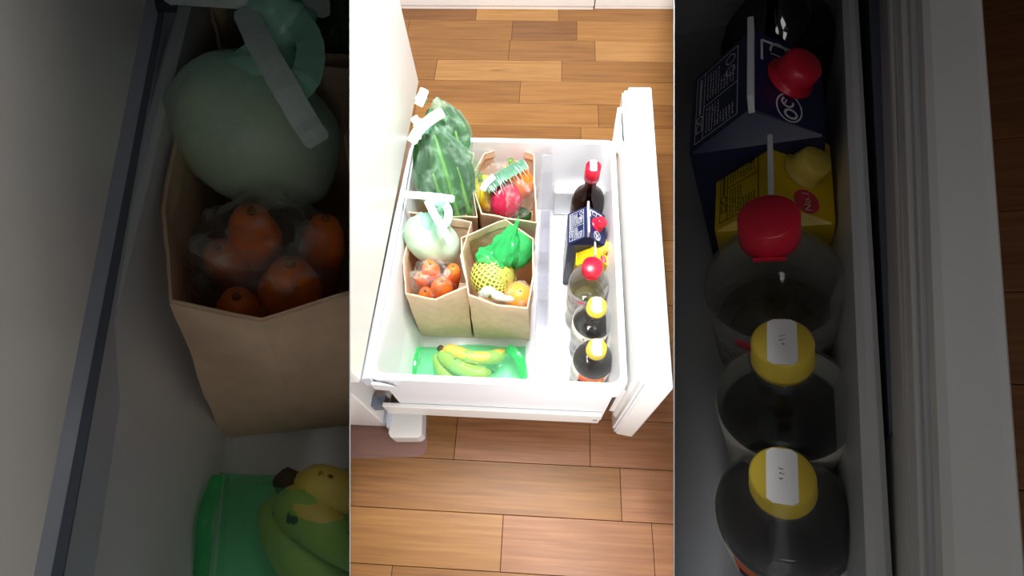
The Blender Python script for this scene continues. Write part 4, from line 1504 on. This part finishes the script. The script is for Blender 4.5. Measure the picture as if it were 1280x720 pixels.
def carton(F, ridge, w_px, h, label, body_m, cap_m, style, depth=1.0, fin=0.017):
    w, d = 0.078, 0.078 * depth
    he, hr = h - 0.032, h
    s = 1.0
    for _ in range(10):
        P = F.p(ridge[0], ridge[1], ZB + hr * s)
        Q = Vector((P.x, P.y, ZB + he * s))
        s *= (w_px * F.mpp(Q) / (w * s)) ** 0.6
    P = F.p(ridge[0], ridge[1], ZB + hr * s)
    t = thing('gable_carton', label, 'carton', F, Vector((P.x, P.y, ZB)), 0, s, 'gable top cartons')
    bm = bmesh.new()
    x, y = w / 2, d / 2
    lo = [bm.verts.new(q) for q in ((-x, -y, 0), (x, -y, 0), (x, y, 0), (-x, y, 0))]
    hi = [bm.verts.new(q) for q in ((-x, -y, he), (x, -y, he), (x, y, he), (-x, y, he))]
    r0, r1 = bm.verts.new((0, -y * 0.97, hr)), bm.verts.new((0, y * 0.97, hr))
    i0, i1 = bm.verts.new((0, -y * 0.55, he + 0.014)), bm.verts.new((0, y * 0.55, he + 0.014))
    bm.faces.new(lo[::-1])
    for i in range(4):
        bm.faces.new((lo[i], lo[(i + 1) % 4], hi[(i + 1) % 4], hi[i]))
    bm.faces.new((hi[0], r0, r1, hi[3]))
    bm.faces.new((hi[1], hi[2], r1, r0))
    for a, b, c, i in ((hi[0], hi[1], r0, i0), (hi[2], hi[3], r1, i1)):
        bm.faces.new((a, b, i))
        bm.faces.new((b, c, i))
        bm.faces.new((c, a, i))
    bmesh.ops.bevel(bm, geom=[e for e in bm.edges if abs(e.verts[0].co.z - e.verts[1].co.z) > he * 0.8], offset=0.002, segments=2, affect='EDGES')
    obj('body', bm, body_m, t)
    obj('top_fin', box(-0.0018, 0.0018, -y * 0.98, y * 0.98, hr - 0.004, hr + fin, 0.0006), M_WHITEPRINT, t)
    # roof planes: ux along the ridge (away), uy up the slope
    sl = math.hypot(x, hr - he)
    upl = Vector((x, 0, hr - he)) / sl
    lu = Vector((0, -1, 0))
    lo_o = Vector((-x, 0, he))
    ur = Vector((-x, 0, hr - he)) / sl
    ru = Vector((0, 1, 0))
    ro_o = Vector((x, 0, he))
    nr = ru.cross(ur).normalized()
    # screw cap on the right roof
    cr = 0.0120 if style == 'navy' else 0.0118
    ch = 0.014 if fin < 0.012 else 0.018
    b3 = basis(nr, Vector((0, 1, 0)))
    bm = lathe([(0, ch), (cr * 0.85, ch), (cr * 1.0, ch - 0.0015), (cr * 1.08, 0.005), (cr * 1.08, 0.002), (cr * 1.3, 0.0015), (cr * 1.3, 0.0003), (0, 0.0003)], 36)
    rot_bm(bm, b3, ro_o + ur * (sl * 0.48) + Vector((0, y * (0.06 if style == 'navy' else 0.05), 0)))
    cpo = obj('screw_cap', bm, cap_m, t, True)
    # print on the left roof
    ink = M_WHITEPRINT if style == 'navy' else M_INK
    bm = bmesh.new()
    X, Y0, Y1 = y * 0.86, sl * 0.10, sl * 0.80
    lw = 0.0006
    for a in (((-X, Y0), (X, Y0)), ((X, Y0), (X, Y1)), ((X, Y1), (-X, Y1)), ((-X, Y1), (-X, Y0)), ((-X, Y0 + 0.007), (X, Y0 + 0.007)), ((0.002, Y0 + 0.007), (0.002, Y1))):
        stroke_into(bm, a[0][0], a[0][1], a[1][0], a[1][1], lw)
    random.seed(21)
    for xs, xe in ((-X + 0.004, -0.002), (0.005, X - 0.003)):
        row = Y0 + 0.010
        while row < Y1 - 0.003:
            xx = xs + (0.012 if row > Y1 - 0.014 else 0)
            while xx < xe:
                l = random.uniform(0.0008, 0.0022)
                stroke_into(bm, xx, row, xx + l, row + random.uniform(-0.0004, 0.0004), random.uniform(0.0005, 0.0011))
                xx += l + 0.0007
            row += 0.0024
    xx = -X + 0.003
    while xx < X * 0.2:
        stroke_into(bm, xx, Y0 + 0.0035, xx + 0.0012, Y0 + 0.0035, 0.0024)
        xx += 0.0019
    ring_into(bm, -X + 0.007, Y1 - 0.006, 0.0036, 0.0036, 0.0007)
    ring_into(bm, -X + 0.017, Y1 - 0.006, 0.0036, 0.0036, 0.0007)
    ring_into(bm, X * 0.36, Y0 + 0.0035, 0.0026, 0.0026, 0.0009)
    for a in ((X * 0.62, 1), (X * 0.62, -1)):
        stroke_into(bm, a[0] - 0.003, Y0 + 0.0035 + a[1] * 0.0024, a[0] + 0.003, Y0 + 0.0035 + a[1] * 0.0024, 0.0007)
    stroke_into(bm, X * 0.62 - 0.003, Y0 + 0.001, X * 0.62 - 0.003, Y0 + 0.006, 0.0007)
    stroke_into(bm, X * 0.62 + 0.003, Y0 + 0.001, X * 0.62 + 0.003, Y0 + 0.006, 0.0007)
    # text runs from the far end towards the viewer: +x of the print points to the far side
    map_plane(bm, lo_o, lu, upl)
    obj('roof_print', bm, ink, t)
    if style == 'navy':
        bm = bmesh.new()
        far = y * 0.80
        stroke_into(bm, far, sl * 0.16, far, sl * 0.86, 0.0022)
        stroke_into(bm, far, sl * 0.86, far - 0.017, sl * 0.86, 0.0016)
        ring_into(bm, far - 0.007, sl * 0.62, 0.0085, 0.0060, 0.0014, 24, -1.5, 1.6)
        stroke_into(bm, far - 0.009, sl * 0.50, far - 0.009, sl * 0.74, 0.0010)
        ring_into(bm, far - 0.009, sl * 0.28, 0.0050, 0.0046, 0.0016)
        stroke_into(bm, far - 0.013, sl * 0.14, far - 0.005, sl * 0.22, 0.0014)
        map_plane(bm, ro_o, ru, ur)
        obj('white_emblem', bm, M_WHITEPRINT, t)
        bm = bmesh.new()
        cx, cy = -y * 0.66, sl * 0.50
        ring_into(bm, cx, cy, 0.0105, 0.0085, 0.0010, 36)
        ring_into(bm, cx - 0.0045, cy - 0.001, 0.0032, 0.0040, 0.0016, 20)
        ring_into(bm, cx + 0.0040, cy + 0.001, 0.0035, 0.0038, 0.0014, 20, 0.6, 5.0)
        stroke_into(bm, cx + 0.001, cy + 0.0035, cx + 0.006, cy + 0.0015, 0.0009)
        map_plane(bm, ro_o, ru, ur)
        obj('oval_emblem', bm, M_WHITEPRINT, t)
        # side panel print low on the left wall
        bm = bmesh.new()
        random.seed(4)
        for j in range(9):
            xx = -y * 0.85
            while xx < y * 0.1:
                l = random.uniform(0.001, 0.003)
                stroke_into(bm, xx, 0.050 + j * 0.0034, xx + l, 0.050 + j * 0.0034, 0.0012)
                xx += l + 0.001
        map_plane(bm, Vector((-x, 0, 0)), Vector((0, -1, 0)), Vector((0, 0, 1)))
        obj('small_print', bm, M_WHITEPRINT, t)
        bm = bmesh.new()
        stroke_into(bm, -y * 0.1, 0.026, y * 0.92, 0.026, 0.036)
        map_plane(bm, Vector((-x, 0, 0)), Vector((0, -1, 0)), Vector((0, 0, 1)))
        wp = obj('white_panel', bm, M_WHITEPRINT, t)
        bm = bmesh.new()
        for j in range(3):
            stroke_into(bm, y * 0.25, 0.017 + j * 0.008, y * 0.85, 0.017 + j * 0.008, 0.005)
        map_plane(bm, Vector((-x, 0, 0)), Vector((0, -1, 0)), Vector((0, 0, 1)), 0.0008)
        obj('red_bars', bm, M_PINK, wp)
    else:
        for nm, cyy, txt, sz in (('pink_badge', y * 0.72, '特選', 0.0072), ('pink_badge', -y * 0.70, 'No.1', 0.0078)):
            bm = bmesh.new()
            disc_into(bm, cyy, sl * 0.45, 0.0095, 0.0100)
            map_plane(bm, ro_o, ru, ur)
            bd = obj(nm, bm, M_PINK, t)
            bm = bm_from_text(txt, sz)
            rot_bm(bm, Matrix.Rotation(math.radians(8), 3, 'Z'), Vector((cyy, sl * 0.45, 0)))
            map_plane(bm, ro_o, ru, ur, 0.0008)
            obj('lettering', bm, M_WHITEPRINT, bd)
    return t


def bottle_row(F, big):
    w = 'large dim' if big else 'small bright'
    w2 = 'in the dim right drawer' if big else 'in the bright drawer'
    fin = 0.010 if big else 0.016
    brown_bottle(F, (742, 207) if not big else (742.5, 195), 41, f'brown glass bottle with red cap, far end {w2}')
    carton(F, (735, 276) if not big else (734.4, 273), 47, 0.205, f'{w} navy carton with red screw cap and white print', M_NAVY, M_CAPRED, 'navy', 0.86 if big else 0.98, fin)
    carton(F, (743, 307) if not big else (742, 310), 42 if not big else 41, 0.190, f'{w} yellow carton with pale yellow screw cap', M_YCARTON, M_CAPYEL2, 'yellow', 0.9, fin)
    vinegar_bottle(F, (741, 331), 50, f'{w} clear plastic bottle with red cap', *((6, 0.80, 0.76) if big else (0, 0.88, 0.95)))
    sauce_bottle(F, (746.5, 381), 50, 0.118, False, f'{w} sauce bottle, half empty, with recycling mark on its label', *((10, 0.80, 0.82) if big else (0, 0.80, 0.97)))
    sauce_bottle(F, (746.5, 434), 51, 0.168, True, f'{w} sauce bottle with orange label, nearest the viewer', *((9, 0.85, 0.84) if big else (0, 0.75, 0.97)))


bottle_row(C, False)
bottle_row(R, True)


# ------------------------------------------------------------------ end every piece cleanly at the partitions
bpy.context.view_layer.update()


def trim_at_partitions():
    e = 202.0 / FPX
    g = 0.55 / FPX
    inv = cam.matrix_world.inverted()
    frames = {}
    planes = []
    for sx in (-1, 1):
        for inner in (True, False):
            k = e + (g - 0.75 / FPX if inner else g + 0.75 / FPX)
            # inside: |x| < k * depth
            n = CAM.transposed() @ Vector((sx, 0, k)).normalized()
            planes.append((sx, inner, k, n))
    baffle_n = CAM.transposed() @ Vector((0, 1, 0.62)).normalized()
    for ob in list(bpy.data.objects):
        if ob.type != 'MESH' or ob.name.startswith(('wall_', 'ceiling_')):
            continue
        top = ob
        while top.parent:
            top = top.parent
        sc = top.matrix_world.to_scale().x
        bay = 0
        rel = top.matrix_world.to_3x3().normalized()
        up = rel @ Vector((0, 0, 1))
        if up.x > 0.15:
            bay = -1
        elif up.x < -0.2:
            bay = 1
        mw = ob.matrix_world
        pts = [inv @ (mw @ v.co) for v in ob.data.vertices]
        todo = [(-1, True), (1, True)] if bay == 0 else [(bay, False), (0, False)]
        for sx, inner in todo:
            if sx:
                k = [p[2] for p in planes if p[0] == sx and p[1] == inner][0]
                n = [p[3] for p in planes if p[0] == sx and p[1] == inner][0]
                side = [sx * p.x - k * (-p.z) for p in pts]      # > 0 outside the middle bay
                bad = [s > 0 for s in side] if inner else [s < 0 for s in side]
            else:
                n = baffle_n                                       # nothing of a side bay rises through its added baffle
                bad = [p.y + 0.62 * p.z > 0 for p in pts]
            if not any(bad):
                continue
            if all(bad):
                bpy.data.objects.remove(ob)
                break
            bm = bmesh.new()
            bm.from_mesh(ob.data)
            wi = mw.inverted()
            co = wi @ CAMPOS
            nn = (mw.to_3x3().transposed() @ n).normalized()
            if sx and not inner:
                nn = -nn
            r = bmesh.ops.bisect_plane(bm, geom=bm.verts[:] + bm.edges[:] + bm.faces[:], dist=1e-6, plane_co=co, plane_no=nn, clear_outer=True)
            bm.to_mesh(ob.data)
            bm.free()
            pts = [inv @ (mw @ v.co) for v in ob.data.vertices]
            if not pts:
                bpy.data.objects.remove(ob)
                break


trim_at_partitions()
